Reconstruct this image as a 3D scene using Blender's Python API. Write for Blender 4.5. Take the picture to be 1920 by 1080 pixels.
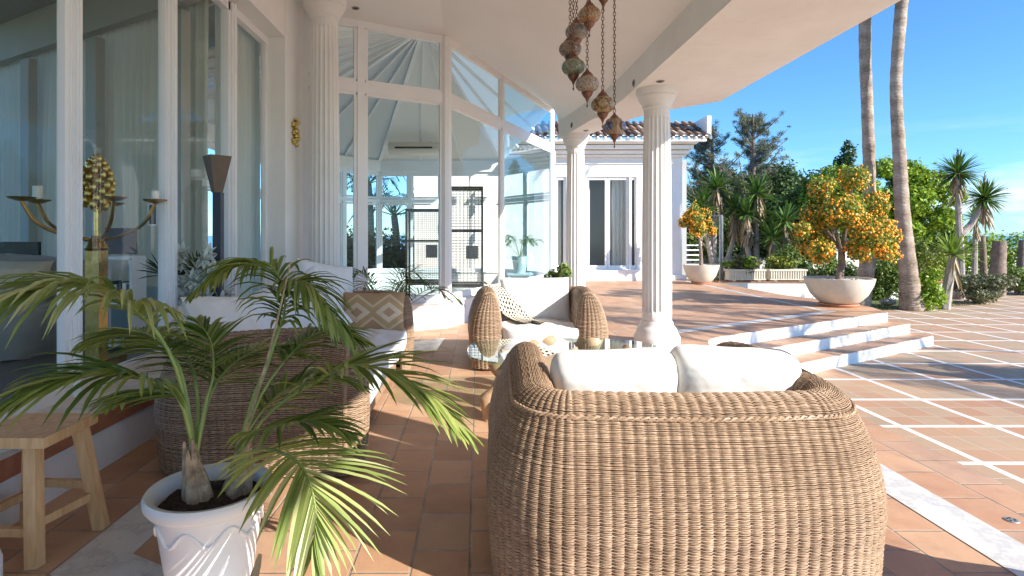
import bpy, math, random
import numpy as np
from mathutils import Vector, Matrix, noise as mnoise
R = math.radians
PI = math.pi
for o in list(bpy.data.objects):
    bpy.data.objects.remove(o)
S = bpy.context.scene
C = S.collection

# ------------------------------------------------------------------ camera
F0, U0, V0, H = 1065.0, 895.0, 442.0, 1.4      # focal length (px of a 1920 wide frame), principal point, eye height
cam_data = bpy.data.cameras.new("camera")
cam = bpy.data.objects.new("camera", cam_data)
C.objects.link(cam)
cam.location = (0, 0, H)
cam.rotation_euler = (R(90), 0, 0)
cam_data.sensor_width = 36.0
cam_data.lens = F0 / 1920 * 36.0
cam_data.shift_x = (960 - U0) / 1920
cam_data.shift_y = -(540 - V0) / 1920
cam_data.clip_start = 0.05
cam_data.clip_end = 20000
S.camera = cam

# ------------------------------------------------------------------ sky, sun, exposure
SUN_EL = R(29.0)
sdir = Vector((0.80 * math.cos(SUN_EL), -0.60 * math.cos(SUN_EL), math.sin(SUN_EL)))
W = bpy.data.worlds.new("World")
S.world = W
W.use_nodes = True
wn = W.node_tree
wn.nodes.clear()
wo = wn.nodes.new('ShaderNodeOutputWorld')
wb = wn.nodes.new('ShaderNodeBackground')
sky = wn.nodes.new('ShaderNodeTexSky')
sky.sky_type = 'NISHITA'
sky.sun_disc = False
sky.sun_elevation = SUN_EL
sky.sun_rotation = math.atan2(0.80, -0.60)
sky.altitude = 100
sky.air_density = 1.0
sky.dust_density = 0.2
sky.ozone_density = 4.0
wb.inputs['Strength'].default_value = 0.085
tint = wn.nodes.new('ShaderNodeMix'); tint.data_type = 'RGBA'; tint.blend_type = 'MULTIPLY'
tint.inputs[0].default_value = 1.0
wn.links.new(sky.outputs[0], tint.inputs[6]); tint.inputs[7].default_value = (.35, .56, .735, 1)
# a few low clouds over the sea
wt = wn.nodes.new('ShaderNodeTexCoord'); wm = wn.nodes.new('ShaderNodeMapping'); wm.inputs['Scale'].default_value = (3.0, 3.0, 16.0)
wn.links.new(wt.outputs['Generated'], wm.inputs[0])
wz = wn.nodes.new('ShaderNodeTexNoise'); wz.inputs['Scale'].default_value = 1.6; wz.inputs['Detail'].default_value = 7; wz.inputs['Roughness'].default_value = .6
wn.links.new(wm.outputs[0], wz.inputs['Vector'])
wr = wn.nodes.new('ShaderNodeMapRange'); wr.inputs[1].default_value = .50; wr.inputs[2].default_value = .72
wn.links.new(wz.outputs[0], wr.inputs[0])
ws = wn.nodes.new('ShaderNodeSeparateXYZ'); wn.links.new(wt.outputs['Generated'], ws.inputs[0])
wh = wn.nodes.new('ShaderNodeMapRange'); wh.inputs[1].default_value = .02; wh.inputs[2].default_value = .16; wh.inputs[3].default_value = .75; wh.inputs[4].default_value = 0.0
wn.links.new(ws.outputs[2], wh.inputs[0])
wmul = wn.nodes.new('ShaderNodeMath'); wmul.operation = 'MULTIPLY'; wn.links.new(wr.outputs[0], wmul.inputs[0]); wn.links.new(wh.outputs[0], wmul.inputs[1])
wc = wn.nodes.new('ShaderNodeMix'); wc.data_type = 'RGBA'
wn.links.new(wmul.outputs[0], wc.inputs[0]); wn.links.new(tint.outputs[2], wc.inputs[6]); wc.inputs[7].default_value = (4.2, 4.3, 4.4, 1)
wn.links.new(wc.outputs[2], wb.inputs['Color'])
wn.links.new(wb.outputs[0], wo.inputs['Surface'])
sl = bpy.data.lights.new("sun", 'SUN')
sl.energy = 2.3
sl.angle = R(0.5)
sl.color = (1.0, 0.94, 0.86)
so = bpy.data.objects.new("sun", sl)
C.objects.link(so)
so.location = (20, -15, 20)
so.rotation_euler = sdir.to_track_quat('Z', 'Y').to_euler()
S.view_settings.view_transform = 'Standard'
S.view_settings.look = 'None'
S.view_settings.gamma = 1.0
S.view_settings.use_curve_mapping = False
S.view_settings.exposure = 2.1
try:
    S.cycles.transparent_max_bounces = 24
    S.cycles.max_bounces = 14
    S.cycles.diffuse_bounces = 9
except Exception:
    pass

rng = np.random.default_rng(7)
random.seed(7)

def P(u, v, Y):
    """world point at depth Y seen at pixel (u, v) of the 1920 wide photograph"""
    return Vector(((u - U0) * Y / F0, Y, H - (v - V0) * Y / F0))

# ------------------------------------------------------------------ mesh helpers
class MB:
    def __init__(s):
        s.V = []; s.F = []; s.n = 0
    def add(s, V, F):
        V = np.asarray(V, dtype=np.float64).reshape(-1, 3)
        F = np.asarray(F, dtype=np.int64)
        if len(F) == 0: return s
        s.V.append(V); s.F.append(F + s.n); s.n += len(V)
        return s
    def box(s, c, size, rotz=0.0, M=None):
        hx, hy, hz = size[0] / 2, size[1] / 2, size[2] / 2
        V = np.array([(x, y, z) for x in (-hx, hx) for y in (-hy, hy) for z in (-hz, hz)])
        if M is not None:
            V = V @ np.array(M.to_3x3()).T
        elif rotz:
            ca, sa = math.cos(rotz), math.sin(rotz)
            V = V @ np.array([[ca, sa, 0], [-sa, ca, 0], [0, 0, 1]])
        V = V + np.array(c)
        F = [(0, 1, 3, 2), (4, 6, 7, 5), (0, 4, 5, 1), (2, 3, 7, 6), (0, 2, 6, 4), (1, 5, 7, 3)]
        return s.add(V, F)
    def bar(s, p0, p1, w, h, up=(0, 0, 1)):
        p0 = Vector(p0); p1 = Vector(p1); d = p1 - p0
        L = d.length
        x = d.normalized(); u = Vector(up)
        if abs(x.dot(u)) > .98: u = Vector((1, 0, 0))
        y = u.cross(x).normalized(); z = x.cross(y)
        M = Matrix((x, y, z)).transposed()
        return s.box((p0 + p1) / 2, (L, w, h), M=M)
    def tube(s, pts, rad, n=8, cap=True):
        pts = [Vector(p) for p in pts]
        k = len(pts)
        if not hasattr(rad, '__len__'): rad = [rad] * k
        V = []
        t = (pts[1] - pts[0]).normalized()
        a = t.orthogonal().normalized()
        for i in range(k):
            if i == 0: t = pts[1] - pts[0]
            elif i == k - 1: t = pts[-1] - pts[-2]
            else: t = pts[i + 1] - pts[i - 1]
            t = t.normalized()
            a = (a - t * a.dot(t)).normalized()
            b = t.cross(a)
            for j in range(n):
                th = 2 * PI * j / n
                V.append(pts[i] + (a * math.cos(th) + b * math.sin(th)) * rad[i])
        F = [(i * n + j, i * n + (j + 1) % n, (i + 1) * n + (j + 1) % n, (i + 1) * n + j) for i in range(k - 1) for j in range(n)]
        s.add([tuple(v) for v in V], F)
        if cap:
            V0_ = [tuple(v) for v in V[:n]] + [tuple(pts[0])]
            s.add(V0_, [((j + 1) % n, j, n) for j in range(n)])
            V1_ = [tuple(v) for v in V[-n:]] + [tuple(pts[-1])]
            s.add(V1_, [(j, (j + 1) % n, n) for j in range(n)])
        return s
    def lathe(s, prof, n=24, c=(0, 0, 0), flute=0, depth=0.0, fz=None):
        V = []
        for (r, z) in prof:
            for j in range(n):
                th = 2 * PI * j / n
                rr = r
                if flute and fz[0] < z < fz[1]:
                    rr = r - depth * abs(math.sin(th * flute / 2)) ** 0.7
                V.append((c[0] + rr * math.cos(th), c[1] + rr * math.sin(th), c[2] + z))
        k = len(prof)
        F = [(i * n + j, i * n + (j + 1) % n, (i + 1) * n + (j + 1) % n, (i + 1) * n + j) for i in range(k - 1) for j in range(n)]
        return s.add(V, F)
    def prism(s, poly, z0, z1):
        n = len(poly)
        a = sum(poly[i][0] * poly[(i + 1) % n][1] - poly[(i + 1) % n][0] * poly[i][1] for i in range(n))
        if a < 0: poly = poly[::-1]
        V = [(x, y, z0) for x, y in poly] + [(x, y, z1) for x, y in poly]
        F = [(i, (i + 1) % n, n + (i + 1) % n, n + i) for i in range(n)]
        s.add(V, F)
        from mathutils.geometry import tessellate_polygon
        tr = tessellate_polygon([[Vector((x, y, 0)) for x, y in poly]])
        T = []
        for t in tr:
            (ax, ay), (bx, by), (cx, cy) = poly[t[0]], poly[t[1]], poly[t[2]]
            if (bx - ax) * (cy - ay) - (by - ay) * (cx - ax) < 0: t = (t[0], t[2], t[1])
            T.append(t)
        s.add([(x, y, z1) for x, y in poly], T)
        s.add([(x, y, z0) for x, y in poly], [(t[0], t[2], t[1]) for t in T])
        return s
    def grid(s, fn, nu, nv, closed_u=False):
        V = [tuple(fn(i / (nu if closed_u else nu - 1), j / (nv - 1))) for j in range(nv) for i in range(nu)]
        F = []
        for j in range(nv - 1):
            for i in range(nu if closed_u else nu - 1):
                i2 = (i + 1) % nu
                F.append((j * nu + i, j * nu + i2, (j + 1) * nu + i2, (j + 1) * nu + i))
        return s.add(V, F)
    def sphere(s, c, r, n=10, m=6, sc=(1, 1, 1)):
        V = [(c[0], c[1], c[2] - r * sc[2])]
        for i in range(1, m):
            ph = -PI / 2 + PI * i / m
            for j in range(n):
                th = 2 * PI * j / n
                V.append((c[0] + r * sc[0] * math.cos(ph) * math.cos(th), c[1] + r * sc[1] * math.cos(ph) * math.sin(th), c[2] + r * sc[2] * math.sin(ph)))
        V.append((c[0], c[1], c[2] + r * sc[2]))
        Q = [(1 + i * n + j, 1 + i * n + (j + 1) % n, 1 + (i + 1) * n + (j + 1) % n, 1 + (i + 1) * n + j) for i in range(m - 2) for j in range(n)]
        T = [(0, 1 + (j + 1) % n, 1 + j) for j in range(n)] + [(len(V) - 1, 1 + (m - 2) * n + j, 1 + (m - 2) * n + (j + 1) % n) for j in range(n)]
        b = s.n
        s.add(V, Q)
        s.F.append(np.array(T) + b)
        return s
    def build(s, name, mat, parent=None, smooth=True, world=True, angle=40):
        me = bpy.data.meshes.new(name)
        V = np.concatenate(s.V) if s.V else np.zeros((0, 3))
        if parent is not None and world:
            l = parent.location
            V = V - np.array((l.x, l.y, l.z))
        tot = sum(len(f) for f in s.F)
        lt = np.concatenate([np.full(len(f), f.shape[1]) for f in s.F])
        li = np.concatenate([f.ravel() for f in s.F])
        ls = np.concatenate([[0], np.cumsum(lt)[:-1]])
        me.vertices.add(len(V)); me.vertices.foreach_set('co', V.ravel().astype(np.float32))
        me.loops.add(len(li)); me.loops.foreach_set('vertex_index', li.astype(np.int32))
        me.polygons.add(tot)
        me.polygons.foreach_set('loop_start', ls.astype(np.int32))
        me.polygons.foreach_set('loop_total', lt.astype(np.int32))
        me.update(calc_edges=True)
        me.validate()
        if smooth:
            me.polygons.foreach_set('use_smooth', np.ones(len(me.polygons), dtype=bool))
            if angle and len(me.polygons) < 60000:
                try: me.set_sharp_from_angle(angle=R(angle))
                except Exception: pass
        if not smooth:
            me.polygons.foreach_set('use_smooth', np.zeros(len(me.polygons), dtype=bool))
        me.materials.append(mat)
        o = bpy.data.objects.new(name, me)
        C.objects.link(o)
        if parent is not None: o.parent = parent
        return o

def tag(o, label=None, cat=None, group=None, kind=None):
    if label: o['label'] = label
    if cat: o['category'] = cat
    if group: o['group'] = group
    if kind: o['kind'] = kind
    return o

def thing(name, label, cat, loc=(0, 0, 0), rz=0, group=None):
    o = bpy.data.objects.new(name, None)
    o.empty_display_size = .1
    C.objects.link(o)
    o.location = loc
    o.rotation_euler = (0, 0, rz)
    return tag(o, label, cat, group)

def bez(pts, n):
    """Catmull-Rom through the points"""
    pts = [Vector(p) for p in pts]
    q = [pts[0] * 2 - pts[1]] + pts + [pts[-1] * 2 - pts[-2]]
    out = []
    segs = len(pts) - 1
    for k in range(n):
        t = k / (n - 1) * segs
        i = min(int(t), segs - 1); f = t - i
        p0, p1, p2, p3 = q[i], q[i + 1], q[i + 2], q[i + 3]
        out.append(0.5 * ((2 * p1) + (p2 - p0) * f + (2 * p0 - 5 * p1 + 4 * p2 - p3) * f * f + (3 * p1 - p0 - 3 * p2 + p3) * f ** 3))
    return out

# ------------------------------------------------------------------ material helpers
class NT:
    def __init__(s, name):
        s.m = bpy.data.materials.new(name); s.m.use_nodes = True
        s.t = s.m.node_tree; s.t.nodes.clear()
        s.out = s.t.nodes.new('ShaderNodeOutputMaterial')
    def node(s, ty, **kw):
        n = s.t.nodes.new(ty)
        for k, v in kw.items(): setattr(n, k, v)
        return n
    def put(s, inp, v):
        if v is None: return
        if isinstance(v, bpy.types.NodeSocket): s.t.links.new(v, inp)
        else:
            if inp.type == 'RGBA' and len(v) == 3: v = (*v, 1)
            inp.default_value = v
    def m_(s, op, a, b=None, c=None):
        n = s.node('ShaderNodeMath', operation=op)
        s.put(n.inputs[0], a); s.put(n.inputs[1], b); s.put(n.inputs[2], c)
        return n.outputs[0]
    def pos(s, kind='Object'):
        return s.node('ShaderNodeTexCoord').outputs[kind]
    def xyz(s, v):
        n = s.node('ShaderNodeSeparateXYZ'); s.put(n.inputs[0], v); return n.outputs
    def comb(s, x, y, z):
        n = s.node('ShaderNodeCombineXYZ'); s.put(n.inputs[0], x); s.put(n.inputs[1], y); s.put(n.inputs[2], z); return n.outputs[0]
    def noise(s, scale, vec=None, detail=4, rough=.55, out=0):
        n = s.node('ShaderNodeTexNoise'); n.inputs['Scale'].default_value = scale
        n.inputs['Detail'].default_value = detail; n.inputs['Roughness'].default_value = rough
        if vec is not None: s.put(n.inputs['Vector'], vec)
        return n.outputs[out]
    def white(s, vec):
        n = s.node('ShaderNodeTexWhiteNoise', noise_dimensions='3D'); s.put(n.inputs['Vector'], vec); return n.outputs['Value']
    def ramp(s, fac, stops, interp='LINEAR'):
        n = s.node('ShaderNodeValToRGB'); s.put(n.inputs[0], fac)
        cr = n.color_ramp; cr.interpolation = interp
        while len(cr.elements) > 1: cr.elements.remove(cr.elements[-1])
        cr.elements[0].position = stops[0][0]; cr.elements[0].color = (*stops[0][1], 1)
        for p, c in stops[1:]:
            e = cr.elements.new(p); e.color = (*c, 1)
        return n.outputs[0]
    def mix(s, fac, a, b, mode='MIX'):
        n = s.node('ShaderNodeMix', data_type='RGBA', blend_type=mode)
        s.put(n.inputs[0], fac); s.put(n.inputs[6], a); s.put(n.inputs[7], b)
        return n.outputs[2]
    def maprange(s, v, a, b, c, d):
        n = s.node('ShaderNodeMapRange'); s.put(n.inputs[0], v)
        for i, x in enumerate((a, b, c, d)): n.inputs[i + 1].default_value = x
        return n.outputs[0]
    def scale(s, vec, sc):
        n = s.node('ShaderNodeMapping'); s.put(n.inputs[0], vec); n.inputs['Scale'].default_value = sc; return n.outputs[0]
    def bump(s, h, strength=.3, dist=.01):
        n = s.node('ShaderNodeBump'); n.inputs['Strength'].default_value = strength; n.inputs['Distance'].default_value = dist
        s.put(n.inputs['Height'], h); return n.outputs[0]
    def bsdf(s, col, rough=.6, bump=None, metal=0, spec=.5, **kw):
        n = s.node('ShaderNodeBsdfPrincipled')
        s.put(n.inputs['Base Color'], col); s.put(n.inputs['Roughness'], rough); s.put(n.inputs['Metallic'], metal)
        s.put(n.inputs['Specular IOR Level'], spec)
        if bump is not None: s.put(n.inputs['Normal'], bump)
        for k, v in kw.items(): s.put(n.inputs[k.replace('_', ' ')], v)
        return n.outputs[0]
    def finish(s, sh):
        s.t.links.new(sh, s.out.inputs['Surface']); return s.m

def simple(name, col, rough=.6, var=.12, nscale=6, bump=.15, bscale=60, metal=0, spec=.5, bdist=.004):
    t = NT(name); p = t.pos()
    n = t.noise(nscale, p)
    c2 = tuple(max(0, x * (1 - var)) for x in col); c1 = tuple(min(1, x * (1 + var * .5)) for x in col)
    c = t.ramp(n, [(.3, c2), (.7, c1)])
    b = t.bump(t.noise(bscale, p), bump, bdist) if bump else None
    return t.finish(t.bsdf(c, rough, b, metal, spec))

def leafmat(name, cols, trans=.3, rough=.45, spec=.35):
    """cols: dark..light leaf colours, one per leaf through Random Per Island"""
    t = NT(name)
    g = t.node('ShaderNodeNewGeometry')
    f = t.m_('ADD', t.m_('MULTIPLY', g.outputs['Random Per Island'], .75), t.m_('MULTIPLY', t.noise(2.2, t.pos()), .4))
    k = len(cols)
    c = t.ramp(f, [(.15 + .75 * i / (k - 1), cols[i]) for i in range(k)])
    pr = t.bsdf(c, rough, None, 0, spec)
    tr = t.node('ShaderNodeBsdfTranslucent'); t.put(tr.inputs[0], t.mix(1.0, c, (1.0, 1.05, .55, 1), 'MULTIPLY'))
    mx = t.node('ShaderNodeMixShader'); mx.inputs[0].default_value = trans
    t.t.links.new(pr, mx.inputs[1]); t.t.links.new(tr.outputs[0], mx.inputs[2])
    return t.finish(mx.outputs[0])

# --- the materials
M = {}
def mk_plaster():
    t = NT('white_plaster'); p = t.pos()
    n = t.noise(1.3, p, 7, .6); st = t.noise(7, t.scale(p, (1, 1, .18)), 6, .65); f = t.noise(38, p, 4)
    c = t.ramp(n, [(.3, (.77, .755, .725)), (.65, (.84, .83, .81))])
    c = t.mix(t.maprange(st, .55, .78, 0, .22), c, (.55, .50, .44, 1))
    return t.finish(t.bsdf(c, .82, t.bump(t.m_('ADD', f, t.m_('MULTIPLY', n, 2.0)), .35, .004), 0, .3))
M['plaster'] = mk_plaster()
M['ceiling'] = simple('ceiling_plaster', (.83, .82, .80), .85, .04, .8, .2, 30, bdist=.003)
M['stone_white'] = simple('white_stone', (.78, .77, .75), .65, .06, 3, .2, 80)
M['frame'] = simple('white_frame', (.81, .81, .81), .4, .04, 2, .05, 20)
M['marble'] = None
def mk_marble():
    t = NT('marble'); p = t.pos()
    n = t.noise(2.5, p, 8, .65)
    v = t.m_('ABSOLUTE', t.m_('SUBTRACT', n, .5))
    c = t.ramp(v, [(0, (.50, .49, .46)), (.035, (.62, .60, .56)), (.2, (.70, .68, .64))])
    return t.finish(t.bsdf(c, t.maprange(t.noise(9, p), .3, .7, .25, .5), t.bump(t.noise(70, p), .05, .002)))
M['marble'] = mk_marble()

def mk_tiles():
    t = NT('terracotta_tiles'); p = t.pos(); x, y, z = t.xyz(p)
    wx, wy = .25, .337
    xs = t.m_('DIVIDE', t.m_('SUBTRACT', x, -.03), wx)
    ix = t.m_('FLOOR', xs); fx = t.m_('FRACT', xs)
    off = t.m_('MULTIPLY', t.m_('MODULO', t.m_('ABSOLUTE', ix), 2.0), .5)
    ys = t.m_('ADD', t.m_('DIVIDE', y, wy), off)
    iy = t.m_('FLOOR', ys); fy = t.m_('FRACT', ys)
    wn_ = t.comb(ix, iy, 3.1)
    wob = t.m_('MULTIPLY', t.m_('SUBTRACT', t.noise(14, p), .5), .008)
    dx = t.m_('MULTIPLY', t.m_('MINIMUM', fx, t.m_('SUBTRACT', 1.0, fx)), wx)
    dy = t.m_('MULTIPLY', t.m_('MINIMUM', fy, t.m_('SUBTRACT', 1.0, fy)), wy)
    d = t.m_('ADD', t.m_('MINIMUM', dx, dy), wob)
    g = t.maprange(d, .0035, .0070, 0, 1)
    r1 = t.white(wn_); r2 = t.white(t.comb(iy, ix, 8.2))
    base = t.ramp(r1, [(0, (.38, .20, .115)), (.3, (.45, .235, .13)), (.55, (.50, .275, .155)), (.8, (.54, .33, .20)), (1, (.42, .26, .175))])
    n1 = t.noise(5, t.comb(t.m_('ADD', x, t.m_('MULTIPLY', r2, 9.0)), t.m_('ADD', y, t.m_('MULTIPLY', r1, 9.0)), 0.0), 6, .6)
    base = t.mix(t.maprange(n1, .35, .75, 0, .55), base, (.60, .40, .25, 1))
    n2 = t.noise(1.1, p, 5)
    base = t.mix(t.maprange(n2, .45, .8, 0, .35), base, (.36, .19, .12, 1))
    n4 = t.noise(3.2, p, 8, .7); base = t.mix(t.maprange(n4, .5, .72, 0, .45), base, (.25, .16, .11, 1))
    col = t.mix(g, t.mix(t.maprange(n4, .35, .65, 0, 1), (.46, .38, .30, 1), (.22, .16, .12, 1)), base)
    hgt = t.m_('ADD', t.m_('MULTIPLY', g, .8), t.m_('ADD', t.m_('MULTIPLY', n1, .25), t.m_('MULTIPLY', r2, .15)))
    return t.finish(t.bsdf(col, t.maprange(n1, .3, .7, .42, .65), t.bump(t.m_('ADD', hgt, t.m_('MULTIPLY', t.noise(60, p, 4), .12)), .75, .008), 0, .4))
M['tiles'] = mk_tiles()

def mk_terrace():
    t = NT('terrace_tiles'); p = t.pos(); x, y, z = t.xyz(p)
    cell = .928
    xs = t.m_('DIVIDE', t.m_('SUBTRACT', x, 4.246), cell); ys = t.m_('DIVIDE', t.m_('SUBTRACT', y, 4.77), cell)
    fx = t.m_('FRACT', xs); fy = t.m_('FRACT', ys)
    wob = t.m_('MULTIPLY', t.m_('SUBTRACT', t.noise(10, p), .5), .010)
    dx = t.m_('MULTIPLY', t.m_('MINIMUM', fx, t.m_('SUBTRACT', 1.0, fx)), cell)
    dy = t.m_('MULTIPLY', t.m_('MINIMUM', fy, t.m_('SUBTRACT', 1.0, fy)), cell)
    d = t.m_('ADD', t.m_('MINIMUM', dx, dy), wob)
    band = t.maprange(d, .030, .036, 1, 0)
    tx = t.m_('MULTIPLY', t.m_('FRACT', t.m_('MULTIPLY', xs, 3.0)), 1.0); ty = t.m_('FRACT', t.m_('MULTIPLY', ys, 3.0))
    ex = t.m_('MINIMUM', tx, t.m_('SUBTRACT', 1.0, tx)); ey = t.m_('MINIMUM', ty, t.m_('SUBTRACT', 1.0, ty))
    e = t.m_('MULTIPLY', t.m_('MINIMUM', ex, ey), cell / 3)
    gr = t.maprange(t.m_('ADD', e, t.m_('MULTIPLY', wob, .4)), .004, .009, 1, 0)
    iv = t.comb(t.m_('FLOOR', t.m_('MULTIPLY', xs, 3.0)), t.m_('FLOOR', t.m_('MULTIPLY', ys, 3.0)), 1.7)
    cv = t.comb(t.m_('FLOOR', xs), t.m_('FLOOR', ys), 4.7)
    r1 = t.white(iv); rc = t.white(cv)
    base = t.ramp(t.m_('ADD', t.m_('MULTIPLY', r1, .6), t.m_('MULTIPLY', rc, .4)),
                  [(0, (.34, .25, .16)), (.25, (.42, .29, .18)), (.5, (.47, .30, .175)), (.75, (.47, .255, .14)), (1, (.40, .195, .10))])
    n1 = t.noise(6, p, 7, .65)
    base = t.mix(t.maprange(n1, .40, .75, 0, .45), base, (.36, .29, .20, 1))
    n2 = t.noise(.9, p, 6)
    base = t.mix(t.maprange(n2, .4, .7, 0, .5), base, (.30, .22, .15, 1))
    col = t.mix(gr, base, (.48, .40, .30, 1))
    bc = t.mix(t.maprange(n1, .3, .8, 0, .5), (.80, .77, .72, 1), (.55, .50, .45, 1))
    col = t.mix(band, col, bc)
    h_ = t.m_('ADD', t.m_('SUBTRACT', t.m_('MULTIPLY', n1, .6), t.m_('MULTIPLY', gr, .9)), t.m_('ADD', t.m_('MULTIPLY', r1, .25), t.m_('MULTIPLY', band, .5)))
    return t.finish(t.bsdf(col, .6, t.bump(h_, .6, .007), 0, .35))
M['terrace'] = mk_terrace()

def mk_wicker(name, cols, rough=.5):
    t = NT(name); p = t.pos()
    g = t.node('ShaderNodeNewGeometry')
    n = t.noise(5, p, 3); n2 = t.noise(55, t.scale(p, (1, 1, 2.2)), 3)
    f = t.m_('ADD', t.m_('MULTIPLY', g.outputs['Random Per Island'], .14), t.m_('ADD', t.m_('MULTIPLY', n, .30), t.m_('MULTIPLY', n2, .56)))
    c = t.ramp(f, [(.25, cols[0]), (.5, cols[1]), (.72, cols[2])])
    return t.finish(t.bsdf(c, rough, t.bump(t.noise(160, p, 2), .3, .001), 0, .35))
M['wicker'] = mk_wicker('wicker', [(.15, .09, .052), (.30, .20, .125), (.49, .355, .235)])
M['weave_gap_shade'] = simple('weave_gap_shade', (.07, .038, .022), .8, .3, 8)  # dark backing sheet colour, shade of the weave gaps put into it

def mk_fabric(name, col, scale=350, wr=.35, col2=None):
    t = NT(name); p = t.pos()
    w = t.noise(7, p, 3, .5); f = t.noise(scale, p, 2)
    c = t.mix(t.maprange(w, .35, .7, 0, 1), col, col2 or tuple(x * .93 for x in col))
    h_ = t.m_('ADD', t.m_('MULTIPLY', w, 1.0), t.m_('MULTIPLY', f, .05))
    return t.finish(t.bsdf(c, .9, t.bump(h_, wr, .02), 0, .2, Sheen_Weight=.15))
M['cushion'] = mk_fabric('cushion_fabric', (.72, .695, .64), wr=.22)
M['cotton'] = mk_fabric('white_cotton', (.78, .78, .77))
M['cover'] = mk_fabric('cover_fabric', (.70, .71, .71), wr=.6)
M['beige_fabric'] = mk_fabric('beige_fabric', (.55, .43, .30))
def mk_sheer(name, col, k):
    t = NT(name); p = t.pos()
    d = t.node('ShaderNodeBsdfDiffuse'); t.put(d.inputs[0], col)
    tr = t.node('ShaderNodeBsdfTranslucent'); t.put(tr.inputs[0], col)
    mx = t.node('ShaderNodeMixShader'); mx.inputs[0].default_value = k
    t.t.links.new(d.outputs[0], mx.inputs[1]); t.t.links.new(tr.outputs[0], mx.inputs[2])
    return t.finish(mx.outputs[0])
M['curtain'] = mk_sheer('curtain_fabric', (.70, .69, .60, 1), .42)
M['curtain_light'] = mk_sheer('sheer_curtain', (.80, .82, .77, 1), .45)
M['brown_sofa'] = mk_fabric('brown_linen', (.30, .27, .23))

def mk_diamond():
    t = NT('woven_diamonds'); p = t.pos(); x, y, z = t.xyz(p)
    # two lozenges side by side, cream bands on straw
    xx = t.m_('SUBTRACT', t.m_('ABSOLUTE', x), .155)
    d = t.m_('ADD', t.m_('ABSOLUTE', xx), t.m_('MULTIPLY', t.m_('ABSOLUTE', y), 1.3))
    d = t.m_('ADD', d, t.m_('MULTIPLY', t.m_('SUBTRACT', t.noise(90, p), .5), .015))
    c = t.ramp(d, [(0, (.45, .30, .20)), (.055, (.45, .30, .20)), (.06, (.66, .55, .42)), (.125, (.66, .55, .42)), (.13, (.47, .34, .19)), (.20, (.47, .34, .19)), (.205, (.60, .48, .34)), (.235, (.60, .48, .34)), (.24, (.42, .29, .17)), (1, (.45, .32, .19))], 'CONSTANT')
    c = t.mix(.35, c, t.ramp(t.noise(220, p, 2), [(.3, (.25, .17, .1)), (.7, (.7, .55, .4))]), 'SOFT_LIGHT')
    return t.finish(t.bsdf(c, .9, t.bump(t.noise(220, p, 2), .5, .004), 0, .2))
M['diamond'] = mk_diamond()

def mk_knit():
    t = NT('black_cream_knit'); p = t.pos(); x, y, z = t.xyz(p)
    s_ = .034
    xs = t.m_('DIVIDE', x, s_); ys = t.m_('DIVIDE', y, s_ * .8)
    iy = t.m_('FLOOR', ys)
    xs = t.m_('ADD', xs, t.m_('MULTIPLY', t.m_('MODULO', t.m_('ABSOLUTE', iy), 2.0), .5))
    fx = t.m_('SUBTRACT', t.m_('FRACT', xs), .5); fy = t.m_('SUBTRACT', t.m_('FRACT', ys), .5)
    d = t.m_('ADD', t.m_('MULTIPLY', t.m_('ABSOLUTE', fx), 1.1), t.m_('ABSOLUTE', fy))
    c = t.ramp(d, [(0, (.03, .028, .025)), (.42, (.03, .028, .025)), (.47, (.68, .62, .50))])
    return t.finish(t.bsdf(c, .95, t.bump(d, .6, .008), 0, .1))
M['knit'] = mk_knit()

def mk_wood(name, a, b, sc=(30, 30, 3)):
    t = NT(name); p = t.scale(t.pos(), sc)
    n = t.noise(1.0, p, 5, .6)
    c = t.ramp(n, [(.3, a), (.5, tuple((x + y) / 2 for x, y in zip(a, b))), (.7, b)])
    return t.finish(t.bsdf(c, .5, t.bump(n, .2, .003)))
M['pine'] = mk_wood('pine_wood', (.50, .27, .11), (.72, .46, .23))
M['root'] = mk_wood('root_wood', (.26, .15, .08), (.56, .38, .23), (6, 6, 6))
M['bark_palm'] = None
def mk_palmbark():
    t = NT('palm_bark'); p = t.pos(); x, y, z = t.xyz(p)
    w = t.node('ShaderNodeTexWave', wave_type='BANDS', bands_direction='Z'); w.inputs['Scale'].default_value = 8.0
    w.inputs['Distortion'].default_value = 2.0; w.inputs['Detail'].default_value = 3
    w.inputs['Detail Scale'].default_value = 2
    n = t.noise(3, t.scale(p, (1, 1, .35)), 6)
    n3 = t.noise(22, t.scale(p, (.5, .5, 1.4)), 5)
    f = t.m_('ADD', t.m_('MULTIPLY', w.outputs[1], .10), t.m_('ADD', t.m_('MULTIPLY', n, .45), t.m_('MULTIPLY', n3, .48)))
    c = t.ramp(f, [(.30, (.12, .085, .06)), (.5, (.29, .225, .17)), (.68, (.45, .37, .30))])
    return t.finish(t.bsdf(c, .9, t.bump(f, .8, .03), 0, .2))
M['bark_palm'] = mk_palmbark()
M['bark'] = simple('bark', (.24, .18, .14), .9, .4, 9, .8, 30, bdist=.02)
M['bark_grey'] = simple('grey_bark', (.36, .31, .27), .9, .3, 9, .8, 30, bdist=.02)
M['husk'] = simple('palm_husk', (.46, .33, .21), .9, .55, 26, .8, 70, bdist=.012)
M['stem_green'] = simple('green_stem', (.25, .33, .08), .4, .25, 9, .1)
M['frond'] = leafmat('kentia_leaf', [(.06, .11, .02), (.13, .20, .04), (.24, .31, .07), (.38, .41, .13)], .28, .35, .5)
M['frond_light'] = leafmat('kentia_leaf_pale', [(.18, .25, .06), (.29, .36, .11), (.40, .45, .18), (.50, .51, .27)], .3, .35, .5)
M['areca'] = leafmat('areca_leaf', [(.02, .05, .012), (.05, .10, .025), (.11, .17, .04)], .22)
M['yucca'] = leafmat('yucca_leaf', [(.03, .08, .02), (.07, .15, .035), (.16, .26, .06)], .25)
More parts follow.
